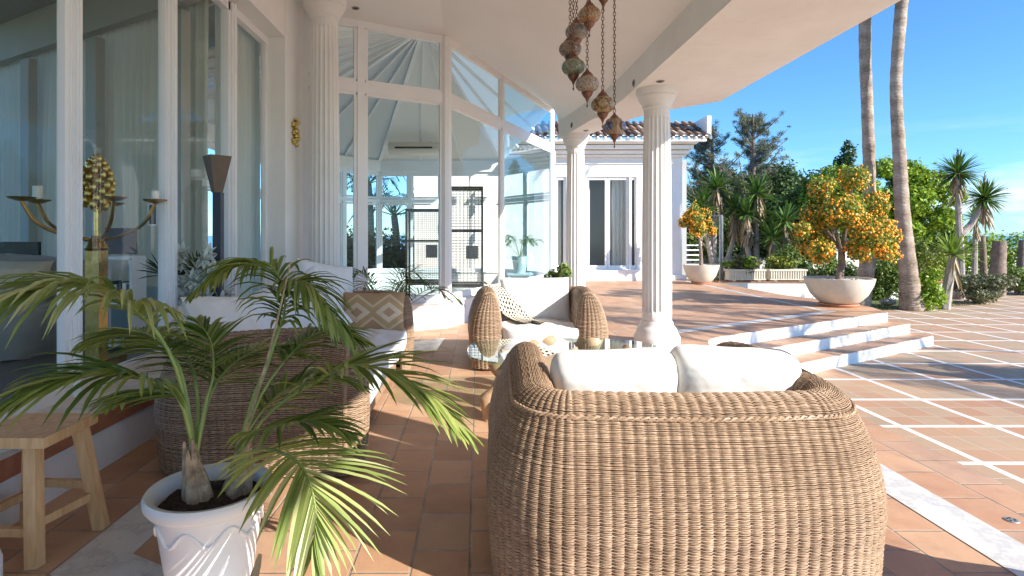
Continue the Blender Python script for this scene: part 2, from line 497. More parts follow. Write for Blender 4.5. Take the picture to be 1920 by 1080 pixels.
M['yucca_bright'] = leafmat('yucca_leaf_bright', [(.10, .18, .03), (.20, .30, .06), (.32, .40, .12)], .3)
M['dead_leaf'] = leafmat('dead_leaf', [(.18, .12, .07), (.32, .23, .14), (.45, .35, .22)], .15)
M['cedar'] = leafmat('cedar_needles', [(.07, .09, .06), (.14, .165, .11), (.25, .27, .19)], .15, .6)
M['dark_leaf'] = leafmat('dark_leaves', [(.022, .05, .016), (.05, .095, .03), (.10, .16, .05)], .2)
M['bright_leaf'] = leafmat('bright_leaves', [(.08, .15, .015), (.20, .32, .03), (.40, .50, .06)], .35)
M['mid_leaf'] = leafmat('mid_leaves', [(.045, .09, .02), (.12, .19, .04), (.25, .32, .09)], .3)
M['olive_leaf'] = leafmat('olive_leaves', [(.06, .07, .035), (.13, .14, .07), (.22, .22, .12)], .2)
M['citrus_leaf'] = leafmat('citrus_leaves', [(.06, .11, .015), (.18, .23, .03), (.42, .41, .07)], .25)
M['orange'] = leafmat('orange_fruit', [(.75, .26, .02), (.92, .33, .02), (.95, .42, .03), (.90, .52, .07)], .05, .45)
M['grass'] = simple('grass_blades', (.12, .16, .045), .8, .5, 3, 0)
M['soil'] = simple('soil', (.05, .032, .022), .95, .5, 30, 1, 60, bdist=.02)
M['lawn'] = simple('lawn', (.15, .17, .06), .9, .5, 1.5, .8, 40, bdist=.02)
M['sea'] = simple('sea_water', (.12, .30, .42), .3, .1, .01, 0)
M['terracotta'] = simple('terracotta', (.42, .17, .09), .7, .25, 8, .3, 40)
M['bowl'] = simple('cast_stone', (.60, .54, .45), .8, .15, 3, .3, 60)
M['planter'] = simple('planter_stone', (.62, .56, .45), .8, .15, 5, .3, 60)
M['pebble'] = simple('pebbles', (.65, .62, .56), .8, .3, 30, .3, 60)
M['pot'] = simple('glazed_white', (.76, .74, .71), .35, .05, 3, .1, 10)
M['brass'] = simple('aged_brass', (.50, .33, .12), .3, .35, 10, .3, 50, metal=1)
M['gold'] = simple('gold', (.70, .48, .14), .3, .3, 20, .3, 50, metal=1)
M['copper'] = simple('antique_copper', (.26, .13, .09), .4, .35, 40, .5, 120, metal=.75)
M['dark_metal'] = simple('dark_metal', (.10, .095, .09), .45, .2, 20, .1, metal=.7)
M['grey_metal'] = simple('grey_metal', (.28, .28, .28), .5, .2, 20, .1, metal=.3)
M['candle'] = simple('candle_wax', (.80, .78, .72), .5, .03, 5, .05)
M['black'] = simple('black_plastic', (.012, .012, .014), .3, .1, 5, 0)
M['navy'] = simple('navy_paint', (.035, .05, .075), .5, .1, 5, .1)
M['brown_shade'] = simple('brown_shade', (.16, .12, .085), .8, .15, 10, .2)
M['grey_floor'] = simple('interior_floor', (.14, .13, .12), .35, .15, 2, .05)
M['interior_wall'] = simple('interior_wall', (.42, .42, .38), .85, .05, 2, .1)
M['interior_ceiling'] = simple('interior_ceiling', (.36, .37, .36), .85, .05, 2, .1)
M['panel'] = mk_sheer('roof_panel', (.80, .77, .68, 1), .42)
M['panel_white'] = mk_sheer('roof_panel_white', (.88, .92, .90, 1), .55)
M['plastic_white'] = simple('cream_plastic', (.62, .58, .50), .4, .03, 4, 0)
M['flower'] = simple('white_petals', (.62, .65, .58), .7, .15, 20, .2)
M['roof_tile'] = None
def mk_rooftile():
    t = NT('roof_tiles'); p = t.pos()
    g = t.node('ShaderNodeNewGeometry')
    f = t.m_('ADD', t.m_('MULTIPLY', g.outputs['Random Per Island'], .6), t.m_('MULTIPLY', t.noise(5, p, 5), .5))
    c = t.ramp(f, [(.2, (.13, .075, .05)), (.45, (.30, .17, .10)), (.7, (.42, .29, .19)), (.95, (.55, .45, .34))])
    return t.finish(t.bsdf(c, .9, t.bump(t.noise(40, p), .5, .01)))
M['roof_tile'] = mk_rooftile()

def mk_glass(name, tint, ior=1.5, boost=1.0):
    t = NT(name)
    tr = t.node('ShaderNodeBsdfTransparent'); t.put(tr.inputs[0], tint)
    gl = t.node('ShaderNodeBsdfGlossy'); gl.inputs['Roughness'].default_value = .004; t.put(gl.inputs[0], (.92, .97, 1, 1))
    fr = t.node('ShaderNodeFresnel'); fr.inputs[0].default_value = ior
    bf = t.node('ShaderNodeNewGeometry').outputs['Backfacing']
    mx = t.node('ShaderNodeMixShader'); t.put(mx.inputs[0], t.m_('MULTIPLY', t.m_('MINIMUM', t.m_('MULTIPLY', fr.outputs[0], boost), 1.0), t.m_('SUBTRACT', 1.0, bf)))
    t.t.links.new(tr.outputs[0], mx.inputs[1]); t.t.links.new(gl.outputs[0], mx.inputs[2])
    return t.finish(mx.outputs[0])
M['glass'] = mk_glass('window_glass', (.975, .985, .975), 1.45, .6)
M['glass_blue'] = mk_glass('blue_window_glass', (.80, .92, .95), 1.5, 1.6)
M['glass_table'] = mk_glass('table_glass', (.80, .92, .88), 1.55, 1.6)

def mk_mosaic(name, cols, bg, r=.08, nmed=6):
    t = NT(name); p = t.pos(); x, y, z = t.xyz(p)
    v = t.node('ShaderNodeTexVoronoi'); v.inputs['Scale'].default_value = 80; t.put(v.inputs['Vector'], p)
    e = t.node('ShaderNodeTexVoronoi', feature='DISTANCE_TO_EDGE'); e.inputs['Scale'].default_value = 80; t.put(e.inputs['Vector'], p)
    rnd = t.xyz(v.outputs['Color'])[0]
    ang = t.m_('MULTIPLY', t.m_('ARCTAN2', y, x), nmed / (2 * PI))
    fu = t.m_('MULTIPLY', t.m_('SUBTRACT', t.m_('FRACT', t.m_('ADD', ang, 10.2)), .5), 2 * PI / nmed)
    fz = t.m_('DIVIDE', z, r)
    d = t.m_('SQRT', t.m_('ADD', t.m_('MULTIPLY', fu, fu), t.m_('MULTIPLY', fz, fz)))
    pet = t.m_('MULTIPLY', t.m_('SINE', t.m_('MULTIPLY', t.m_('ARCTAN2', fz, fu), 8.0)), .05)
    f = t.m_('ADD', t.m_('MULTIPLY', t.m_('ADD', d, pet), 1.35), t.m_('MULTIPLY', t.m_('SUBTRACT', rnd, .5), .14))
    k = len(cols)
    c = t.ramp(f, [(i / k, cols[(i * 2 + 1) % k] if i % 2 else cols[i]) for i in range(k)], 'CONSTANT')
    c = t.mix(t.m_('MULTIPLY', rnd, .35), c, cols[0] + (1,))
    c = t.mix(t.maprange(e.outputs[0], .04, .09, 1, 0), c, (bg[0] * .45, bg[1] * .4, bg[2] * .35, 1)); c = t.mix(1.0, c, (.72, .64, .56, 1), 'MULTIPLY')
    return t.finish(t.bsdf(c, .18, t.bump(e.outputs[0], .4, .003)))

# ------------------------------------------------------------------ ground, terrace, steps, porch floor
TZ = -.51                                  # the terrace lies three steps below the porch
b = MB(); b.add([(-6000, -60, TZ - .012), (6000, -60, TZ - .012), (6000, 12000, TZ - .012), (-6000, 12000, TZ - .012)], [(0, 1, 2, 3)])
tag(b.build('ground', M['lawn'], smooth=False), kind='structure')
b = MB(); b.add([(-6000, 62, TZ + .02), (6000, 62, TZ + .02), (6000, 12000, TZ + .02), (-6000, 12000, TZ + .02)], [(0, 1, 2, 3)])
tag(b.build('sea', M['sea'], smooth=False), kind='structure')
b = MB()
tpoly = [(2.0, -12), (40, -12), (40, 24.0), (17.5, 22.0), (13.6, 16.6), (12.2, 15.2), (10.2, 14.5), (7.0, 14.3), (2.0, 14.3)]
b.prism(tpoly, TZ - .3, TZ)
tag(b.build('terrace_floor', M['terrace'], smooth=False), kind='structure')

sd = Vector((.8550, .5187, 0)); sn = Vector((.5187, -.8550, 0))     # step direction and its outward normal
P3 = Vector((7.51, 10.41, 0))
def fillet_edge(off, z):
    """step edge line offset outwards, ending on the porch side with a rounded inner corner"""
    a = P3 + sn * off + sd * (off * .12)
    # intersection with x = 2.97
    t = (2.97 - a.x) / sd.x
    k = a + sd * t
    r = .55
    pts = [(a.x, a.y)]
    s0 = k + sd * r
    pts.append((s0.x, s0.y))
    for i in range(1, 8):
        f = i / 8
        q = (s0 * (1 - f) ** 2) + k * (2 * f * (1 - f)) + (k + Vector((0, -r, 0))) * f ** 2
        pts.append((q.x, q.y))
    pts.append((k.x, k.y - r))
    return pts
back = [(7.75, 11.2), (7.62, 12.3), (7.25, 13.4), (7.12, 18.4), (7.12, 30), (-7.5, 30), (-7.5, 7.0), (-2.6, 7.0), (-2.6, -6), (2.97, -6)]
edge = fillet_edge(0, 0)
poly = edge[::-1] + back      # close: ... edge reversed ends at P3 then goes to back list
# order: start near (2.97, y) -> P3 -> back ... -> (2.97,-6)
b = MB(); b.prism(poly, TZ - .05, 0)
pf = b.build('porch_floor', M['tiles'], smooth=False); tag(pf, kind='structure')
st_white = MB()
def riser(pts, z0, z1, th=.012):
    mb = MB()
    n = len(pts)
    for i in range(n - 1):
        a = Vector((*pts[i], 0)); c = Vector((*pts[i + 1], 0))
        d = (c - a).normalized(); nn = Vector((-d.y, d.x, 0))   # points run right->left so left-hand normal points outwards
        if nn.dot(sn) < -.01: nn = -nn
        V = []
        for q in (a, c):
            for o_ in (0, th):
                for z in (z0, z1):
                    V.append((q.x + nn.x * o_, q.y + nn.y * o_, z))
        mb.add(V, [(2, 6, 7, 3), (0, 1, 5, 4), (1, 3, 7, 5), (0, 4, 6, 2), (0, 2, 3, 1), (4, 5, 7, 6)])
    return mb
steps = thing('steps', None, None, (5.2, 8.6, TZ)); steps.pop('label', None); tag(steps, kind='structure')
for i in range(3):
    e = fillet_edge(.33 * i, 0)
    z1 = -.17 * i
    if i:
        bk = [(P3.x + .02, P3.y + .2), (2.8, 7.0)]
        pl = e[::-1] + [(P3.x + sd.x * .33 * i * .12, P3.y + .05)]
        mb = MB(); mb.prism(e + [(2.93, e[-1][1] ), (2.93, 7.6), (P3.x - .03, P3.y + .03)], TZ - .03, z1 - .0)
        mb.build('tread', M['tiles'], steps, smooth=False)
    riser(e, z1 - .17, z1 - .006).build('riser', M['plaster'], steps, smooth=False)
# drop of the porch edge along the terrace (white, like the risers) and right end of the platform
mb = MB(); mb.box((2.978, -1.0 + .25, TZ / 2 - .004), (.014, 13.3, -TZ - .01)); mb.build('riser', M['plaster'], steps, smooth=False)
# marble bands laid in the floor
def strip(pts, w, z=.004, name='marble_band'):
    mb = MB(); n = len(pts)
    L = []; Rr = []
    for i in range(n):
        d0 = (Vector(pts[i]) - Vector(pts[i - 1])).normalized() if i else (Vector(pts[1]) - Vector(pts[0])).normalized()
        d1 = (Vector(pts[i + 1]) - Vector(pts[i])).normalized() if i < n - 1 else d0
        m = ((d0 + d1) / 2).normalized(); k = w / 2 / max(.3, m.dot(d0))
        L.append((pts[i][0] - m.y * k, pts[i][1] + m.x * k)); Rr.append((pts[i][0] + m.y * k, pts[i][1] - m.x * k))
    for i in range(n - 1):
        mb.prism([L[i], L[i + 1], Rr[i + 1], Rr[i]], z - .003, z)
    return mb
bands = MB()
for (pts, w) in (([(2.345, -6), (2.345, 8.1)], .25), ([(2.3, 7.9), (6.55, 10.52)], .16), ([(6.45, 10.6), (6.45, 17.6)], .12),
                 ([(-1.64, 7.2), (-1.64, 2.42), (-.2, 1.68)], .25)):
    for i in range(len(pts) - 1): pass
    s_ = strip(pts, w); bands.V += s_.V; bands.F += [f + bands.n for f in s_.F]; bands.n += s_.n
bands2 = MB(); bands2.prism([(-.44, 7.75), (-.50, 6.86), (-1.45, 6.35), (-1.45, 7.2)], .001, .0045)
tag(bands.build('marble_bands', M['marble'], smooth=False), kind='structure')
tag(bands2.build('marble_slab', M['marble'], smooth=False), kind='structure')
# small metal floor drain in the porch edge
t_ = thing('floor_drain', 'small round metal drain set in the terracotta floor at the far right', 'drain', P(1897, 976, 1491 / 534) + Vector((0, 0, .001)))
mb = MB(); mb.lathe([(0, .004), (.028, .004), (.032, 0)], 16); mb.build('drain_plate', M['grey_metal'], t_, world=False)
mb = MB()
for k in range(5):
    a = 2 * PI * k / 5; mb.box((.016 * math.cos(a), .016 * math.sin(a), .0052), (.008, .008, .002), a)
mb.build('drain_holes', M['black'], t_, world=False, smooth=False)

# ------------------------------------------------------------------ house: left facade, porch roof
house = thing('house', 'white rendered villa front with tall framed windows and a deep porch ceiling', 'house', (-2.6, 3, 0))
WX = -2.6
mb = MB()
mb.box((-2.425, 1.0, .12), (.35, 13.8, .24)); mb.build('plinth', M['plaster'], house, smooth=False)
mb = MB(); mb.box((-2.425, 1.0, .295), (.38, 13.8, .11)); mb.build('sill_course', M['terracotta'], house, smooth=False)
mb = MB(); mb.box((-2.44, 1.0, .365), (.43, 13.8, .03)); mb.build('window_sill', M['marble'], house, smooth=False)
mb = MB()
mb.box((-2.5, 7.32, 2.225), (.3, .74, 4.45))                        # wall with the ornament
mb.box((-2.5, 1.0, 4.14), (.3, 13.9 - .0, .64)) if False else None
mb.build('wall', M['plaster'], house, smooth=False)
mb = MB(); mb.box((-2.497, .47, 4.14), (.29, 12.95, .62)); mb.build('lintel', M['plaster'], house, smooth=False)
mull = [-1.0, .14, 1.3, 2.48, 3.62, 4.76, 5.94]
for i, y in enumerate(mull):
    mb = MB()
    w_ = .075 if y < 4 else (.13 if y < 5 else .19)
    mb.box((WX, y, 2.1), (.08, w_, 3.44))
    mb.box((WX + .05, y, 2.1), (.03, w_ * .62, 3.44))
    mb.box((WX + .07, y, 2.1), (.015, w_ * .28, 3.44))
    mb.build('mullion', M['frame'], house, smooth=False)
ys = mull + [6.95]
for i in range(len(ys) - 1):
    y0 = ys[i] + .035; y1 = ys[i + 1] - (.035 if i < len(ys) - 2 else 0)
    mb = MB()
    mb.box((WX, (y0 + y1) / 2, .42), (.08, y1 - y0, .08)); mb.box((WX, (y0 + y1) / 2, 3.78), (.08, y1 - y0, .09))
    mb.box((WX, y0 + .02, 2.1), (.05, .04, 3.3)); mb.box((WX, y1 - .02, 2.1), (.05, .04, 3.3))
    fr = mb.build('window_frame', M['frame'], house, smooth=False)
    mb = MB(); mb.box((WX - .01, (y0 + y1) / 2, 2.1), (.012, y1 - y0 - .02, 3.32))
    pn = mb.build('pane', M['glass'], None, smooth=False); pn.parent = fr
    pn.location = -house.location
# porch ceiling: flat by the facade, raking down to the beam on the column side
ceil = MB()
ZC, ZB, ZS = 4.45, 3.65, 3.31
A_ = Vector((-2.35, 7.69)); C_ = Vector((-.49, 8.70)); E_ = Vector((1.8, 13.7))
beam_in = [(2.06, -6), (2.05, 7.3), (1.85, 9.5), (1.68, 10.7), (1.60, 11.2)]
ceil.add([(-2.6, -6, ZC), (-.45, -6, ZC), (C_.x, C_.y, ZC), (A_.x - .25, A_.y - .14, ZC)], [(0, 3, 2, 1)])
nC = [(-.45 + (C_.x + .45) * 1, 0, 0)]
seam = [Vector((-.45 + (C_.x + .45) * (y + 6) / 14.7, y, ZC)) for y in np.linspace(-6, 8.7, 12)] + [Vector((C_.x + (E_.x - C_.x) * f, C_.y + (E_.y - C_.y) * f, ZC)) for f in np.linspace(.1, 1, 10)]
bi = bez([Vector((*q, ZB)) for q in beam_in], len(seam))
def cfun(u, v):
    i = v * (len(seam) - 1); k = int(round(i))
    a, c = seam[k], bi[k]
    f = u
    z = a.z + (c.z - a.z) * f + .10 * math.sin(PI * f)
    q = a.lerp(c, f); return (q.x, q.y, z)
ceil.grid(cfun, 14, len(seam))
ceil_o = ceil.build('porch_ceiling', M['ceiling'], house, angle=20)
# beam (inner face, soffit) and the overhanging edge
outer = [(3.40, -6), (3.45, 8.07), (2.82, 8.72), (2.56, 9.20), (2.10, 10.7), (1.98, 11.3)]
bi2 = bez([Vector((*q, ZS)) for q in beam_in], 12)
fsc = MB()
pl = [(q.x, q.y) for q in bi2] + outer[::-1]
fsc.prism(pl, ZS, ZB + .06)
fsc.build('porch_beam', M['plaster'], house, smooth=False)
rf = MB()
rp = [(-7, -6), (3.40, -6), (3.45, 8.07), (2.82, 8.72), (2.56, 9.20), (2.10, 10.7), (1.98, 11.3), (1.8, 13.6), (-.49, 8.8), (-2.35, 7.8), (-7, 7.8)]
rf.prism(rp, 4.62, 4.75)
rf.build('roof', M['plaster'], house, smooth=False)
fs = MB()
for i in range(len(outer) - 1):
    a = Vector((*outer[i], 0)); c = Vector((*outer[i + 1], 0))
    fs.bar((a.x - .02, a.y, 3.75), (c.x - .02, c.y, 3.75), .02, .0 + .05)
def wall_seg(a, c, z0, z1, th=.04):
    mb = MB(); a = Vector((*a, 0)); c = Vector((*c, 0)); mb.bar((a.x, a.y, (z0 + z1) / 2), (c.x, c.y, (z0 + z1) / 2), th, z1 - z0); return mb
mb = MB()
slopeV = []
for (x, y) in outer: slopeV.append((x, y, ZB + .062))
for (x, y) in outer: slopeV.append((min(x - .0, 2.0) if False else x - 1.2, y, 4.72))
n_ = len(outer)
mb.add(slopeV, [(i, i + 1, n_ + i + 1, n_ + i) for i in range(n_ - 1)])
mb.build('roof_slope', M['roof_tile'], house, smooth=False)

# gold wall ornament
orn = thing('wall_ornament', 'small gilded scroll ornament fixed to the white wall beside the window', 'ornament', P(555, 248, 7.28))
orn.location.x = -2.345
mb = MB(); rr = random.Random(3)
for k in range(16):
    z = .16 - .32 * k / 15; yy = .035 * math.sin(k * 1.3); mb.sphere((.02, yy * 2.2, z), .02 + .016 * rr.random(), 8, 5, (1.3, 2.0, 1))
mb.tube([(.012, .03 * math.sin(i * .8), .17 - i * .026) for i in range(14)], .008, 6)
mb.build('scroll', M['gold'], orn, world=False)

# ------------------------------------------------------------------ columns
def column(name, x, y, ztop, r, label, plinth_r=None):
    t = thing(name, label, 'column', (x, y, 0), 0, 'fluted columns of the porch')
    mb = MB(); k = r / .18
    mb.lathe([(0, 0), (.30 * k, 0), (.30 * k, .07), (.295 * k, .10), (.27 * k, .14), (.265 * k, .17), (.235 * k, .22), (.215 * k, .235), (.21 * k, .27), (.195 * k, .30)], 48)
    mb.build('base', M['stone_white'], t, world=False, angle=50)
    mb = MB(); zt = ztop - .26
    zs = [.30, .42, .43] + list(np.linspace(.6, zt - .14, 8)) + [zt - .13, zt - .12, zt]
    prof = []
    for z in zs:
        f = (z - .3) / (zt - .3); rr_ = (r * 1.06) * (1 - f) + r * .93 * f + .01 * math.sin(PI * f)
        prof.append((rr_, z))
    mb.lathe(prof, 160, flute=20, depth=r * .10, fz=(.425, zt - .125))
    mb.build('shaft', M['stone_white'], t, world=False, angle=60)
    mb = MB()
    mb.lathe([(r * .95, zt - .02), (r * 1.05, zt), (r * 1.02, zt + .02), (r * 1.08, zt + .05), (r * 1.3, zt + .11), (r * 1.42, zt + .15), (r * 1.36, zt + .16), (r * 1.52, zt + .19), (r * 1.52, zt + .257), (0, zt + .257)], 48)
    mb.build('capital', M['stone_white'], t, world=False, angle=50)
    return t
column('column', 2.345, 7.42, ZS + .004, .175, 'fluted white column standing nearest, on the marble band beside the glass table')
column('column', 1.86, 10.75, ZS + .004, .17, 'fluted white column farther back, beside the small potted citrus')
column('column', -1.98, 7.35, ZC + .003, .185, 'tall fluted white column in front of the conservatory behind the long sofa')
column('column', 2.345, 1.96, ZS + .004, .19, 'fluted white column just outside the right edge of the view')

# ceiling spot lights
def downlight(loc, nrm, label):
    t = thing('ceiling_spotlight', label, 'ceiling light', loc, 0, 'recessed spotlights of the porch')
    t.rotation_euler = Vector(nrm).to_track_quat('Z', 'Y').to_euler()
    mb = MB(); mb.lathe([(.034, .001), (.036, .008), (.05, .008), (.052, 0)], 24); mb.build('ring', M['grey_metal'], t, world=False)
    mb = MB(); mb.lathe([(0, .02), (.02, .016), (.034, .002)], 16); mb.build('bulb', M['dark_metal'], t, world=False)
downlight((-1.63, 7.60, ZC - .002), (0, 0, -1), 'recessed spotlight in the flat ceiling right of the tall column')
q = P(1238, 152, (ZS - H) * F0 / (V0 - 152)); downlight((q.x, q.y, ZS - .001), (0, 0, -1), 'recessed spotlight under the beam just right of the nearest column head')
q = P(1093, 249, (ZS - H) * F0 / (V0 - 249)); downlight((1.97, 10.3, ZS - .001), (0, 0, -1), 'recessed spotlight under the beam above the farther column')
q = P(1188, 156, 2.04 * F0 / (1188 - U0)); downlight((2.044, q.y, q.z), (-1, 0, .0), 'spotlight on the inner face of the beam left of the nearest column head')
q = P(1067, 237, 10.4); downlight((1.725, 10.38, 3.42), (-1, -.15, 0), 'spotlight on the inner face of the beam left of the farther column head')

# ------------------------------------------------------------------ conservatory
cons = thing('conservatory', 'white framed glass conservatory with a panelled hipped roof behind the wicker armchair', 'conservatory', (-.49, 9.5, 0))
ZM = 3.50
def glazed(p0, p1, z0, z1, muls, rails, fw=.10, fd=.09, base=True, basez=.38, blue=None):
    p0 = Vector((p0[0], p0[1], 0)); p1 = Vector((p1[0], p1[1], 0)); d = (p1 - p0); L = d.length; d.normalize()
    if base:
        mb = MB(); mb.bar(p0 + Vector((0, 0, basez / 2)), p1 + Vector((0, 0, basez / 2)), .16, basez); mb.build('base_wall', M['plaster'], cons, smooth=False)
        mb = MB(); mb.bar(p0 + Vector((0, 0, basez + .012)), p1 + Vector((0, 0, basez + .012)), .22, .03); mb.build('base_sill', M['marble'], cons, smooth=False)
    nodes = [0] + list(muls) + [L]
    zz = [z0] + list(rails) + [z1]
    mb = MB()
    for m in nodes:
        q = p0 + d * m; mb.bar(q + Vector((0, 0, z0)), q + Vector((0, 0, z1)), fw, fd, up=(d.x, d.y, 0)) if False else mb.box((q.x, q.y, (z0 + z1) / 2), (fw, fd, z1 - z0), math.atan2(d.y, d.x))
    for z in zz:
        for i in range(len(nodes) - 1):
            a = p0 + d * (nodes[i] + fw / 2); c = p0 + d * (nodes[i + 1] - fw / 2)
            hh = .10 if z != ZM else .15
            zc = z + (hh / 2 if z == z0 else (-hh / 2 if z == z1 else 0))
            mb.bar(a + Vector((0, 0, zc)), c + Vector((0, 0, zc)), fd * .86, hh)
    fr = mb.build('wall_frame', M['frame'], cons, smooth=False)
    for i in range(len(nodes) - 1):
        for j in range(len(zz) - 1):
            a = p0 + d * (nodes[i] + fw / 2 - .01); c = p0 + d * (nodes[i + 1] - fw / 2 + .01)
            mb = MB(); zc = (zz[j] + zz[j + 1]) / 2
            mb.bar(a + Vector((0, 0, zc)), c + Vector((0, 0, zc)), .012, zz[j + 1] - zz[j] - .1)
            pn = mb.build('pane', M['glass_blue' if blue == i else 'glass'], None, smooth=False); pn.parent = fr; pn.location = -cons.location
            # sash inside each opening
            mb = MB(); zb0 = zz[j] + .09; zb1 = zz[j + 1] - .09; a2 = p0 + d * (nodes[i] + fw / 2 + .02); c2 = p0 + d * (nodes[i + 1] - fw / 2 - .02)
            if (c2 - a2).length > .3:
                mb.bar(a2 + Vector((0, 0, zb0)), c2 + Vector((0, 0, zb0)), .05, .05); mb.bar(a2 + Vector((0, 0, zb1)), c2 + Vector((0, 0, zb1)), .05, .05)
                for q in (a2, c2): mb.box((q.x, q.y, (zb0 + zb1) / 2), (.05, .052, zb1 - zb0 - .05), math.atan2(d.y, d.x))
                sh = mb.build('sash', M['frame'], None, smooth=False); sh.parent = fr; sh.location = -cons.location
    return fr
ua = (C_ - A_).length
# mullion of the left front seen at x=676
def s_at(p0, d, u):
    k = (u - U0) / F0
    return (k * p0.y - p0.x) / (d.x - k * d.y)
dA = (C_ - A_).normalized(); dE = (E_ - C_).normalized()
glazed(A_, C_, .39, ZC - .004, [s_at(A_, dA, 676)], [ZM], .11)
glazed(C_ + dE * .06, E_, .39, ZC - .004, [s_at(C_, dE, 940) - .06], [ZM], .11, blue=1)
mb = MB(); mb.lathe([(0, 0), (.085, 0), (.085, ZC - .005), (0, ZC - .005)], 8, (C_.x, C_.y, 0)); mb.build('corner_post', M['frame'], cons, smooth=False)
Gp, Kp, Lp, Mp = (.7, 15.6), (-2.7, 15.6), (-5.0, 12.8), (-5.0, 9.2)
ZE = 3.15
glazed(E_, Gp, .39, ZE, [1.1], [2.35], .09)
glazed(Gp, Kp, .39, ZE, [.85, 1.7, 2.55], [2.35], .09)
glazed(Kp, Lp, .39, ZE, [1.2, 2.4], [2.35], .09)
glazed(Lp, Mp, .39, ZE, [1.2, 2.4], [2.35], .09)
# cornice and hipped roof
room = [(-5.0, 7.9), (-2.35, 7.85), (C_.x, C_.y + .12), (E_.x - .05, E_.y), Gp, Kp, Lp, Mp]
rimp = [E_ + Vector((0, 0)), Vector(Gp), Vector(Kp), Vector(Lp), Vector(Mp), Vector((-5.0, 7.9))]
mb = MB()
for i in range(len(rimp) - 1):
    a, c = rimp[i], rimp[i + 1]; mb.bar((a.x, a.y, ZE + .15), (c.x, c.y, ZE + .15), .22, .30)
mb.build('cornice', M['plaster'], cons, smooth=False)
apx = Vector((-1.1, 11.6, 5.7))
roofpts = [Vector((E_.x, E_.y, 4.47)), Vector((*Gp, ZE + .31)), Vector((*Kp, ZE + .31)), Vector((*Lp, ZE + .31)), Vector((*Mp, ZE + .31)), Vector((-5, 7.9, ZE + .31)), Vector((A_.x, A_.y + .1, 4.47)), Vector((C_.x, C_.y + .1, 4.47))]
inset = .25
for i in range(len(roofpts)):
    a, c = roofpts[i], roofpts[(i + 1) % len(roofpts)]
    k = 3
    for j in range(k):
        p, q = a.lerp(c, j / k), a.lerp(c, (j + 1) / k)
        top = apx
        mb = MB()
        pi_, qi = p.lerp(top, .97), q.lerp(top, .97)
        up = Vector((0, 0, .03))
        mb.add([tuple(v) for v in (p, q, qi, pi_, p + up, q + up, qi + up, pi_ + up)], [(0, 1, 2, 3), (7, 6, 5, 4), (0, 4, 5, 1), (3, 2, 6, 7)])
        mb.build('roof_panel', M['panel_white'] if (i in (0,) or (i == 4 and j == 1)) else M['panel'], cons, smooth=False)
mb = MB()
for i in range(len(roofpts)):
    a, c = roofpts[i], roofpts[(i + 1) % len(roofpts)]
    for j in range(3):
        p = a.lerp(c, j / 3); w_ = .09 if j == 0 else .035
        mb.bar(p - Vector((0, 0, .05)), apx - Vector((0, 0, .05)), w_, .07)
mb.build('roof_ribs', M['frame'], cons, smooth=False)
mb = MB(); mb.prism([(x, y) for x, y in room], .001, .012); mb.build('floor', M['marble'], cons, smooth=False)

# things inside the conservatory
ac = thing('air_conditioner', 'cream wall air conditioner hanging under the conservatory roof', 'air conditioner', (-1.62, 14.7, 3.66))
mb = MB(); mb.grid(lambda u, v: ((v - .5) * 1.3, .28 * math.cos(u * 2 * PI) * (1 if math.cos(u * 2 * PI) < 0 else .6), .17 * math.sin(u * 2 * PI)), 20, 2, True)
mb.box((0, .0, 0), (1.28, .3, .26)); mb.build('casing', M['plastic_white'], ac, world=False)
mb = MB(); mb.box((0, -.27, -.02), (.95, .04, .045)); mb.build('vent_slot', M['black'], ac, world=False, smooth=False)
def cage(x, y, w, d, z0, z1, label):
    t = thing('bird_cage', label, 'bird cage', (x, y, 0), 0, 'tall wire cages in the conservatory')
    mb = MB()
    for sx in (-1, 1):
        for sy in (-1, 1): mb.box((sx * w / 2, sy * d / 2, z1 / 2), (.035, .035, z1))
    for z in (z0, (z0 + z1) / 2 + .1, z1): 
        for sy in (-1, 1): mb.box((0, sy * d / 2, z), (w, .03, .04))
        for sx in (-1, 1): mb.box((sx * w / 2, 0, z), (.03, d, .04))
    mb.build('cage_frame', M['dark_metal'], t, world=False, smooth=False)
    mb = MB()
    n = 34
    for k in range(n):
        z = z0 + (z1 - z0) * (k + .5) / n
        for sy in (-1, 1): mb.box((0, sy * d / 2, z), (w, .006, .006))
        for sx in (-1, 1): mb.box((sx * w / 2, 0, z), (.006, d, .006))
    for k in range(1, 9):
        for sy in (-1, 1): mb.box((-w / 2 + w * k / 9, sy * d / 2, (z0 + z1) / 2), (.006, .006, z1 - z0))
    mb.build('wires', M['grey_metal'], t, world=False, smooth=False)
    mb = MB(); mb.box((0, 0, z0 - .03), (w, d, .05)); mb.build('tray', M['grey_metal'], t, world=False, smooth=False)
    mb = MB(); mb.box((w * .2, -d / 2 - .02, 1.1), (.22, .03, .24)); mb.build('feeder', M['grey_metal'], t, world=False, smooth=False)
cage(-.22, 10.6, .62, .5, .5, 2.28, 'tall dark wire bird cage standing right behind the conservatory corner post')
cage(-1.02, 11.2, .7, .5, .5, 1.9, 'lower dark wire bird cage left of the tall one inside the conservatory')
# potted yucca beside the glazed door
ct = thing('side_table', 'low white side table inside the conservatory under the potted yucca', 'table', (1.0, 13.4, 0))
mb = MB(); mb.box((0, 0, .5), (.6, .5, .04)); mb.build('tabletop', M['frame'], ct, world=False, smooth=False)
for sx in (-1, 1):
    for sy in (-1, 1):
        mb = MB(); mb.box((sx * .26, sy * .21, .24), (.04, .04, .48)); mb.build('leg', M['frame'], ct, world=False, smooth=False)

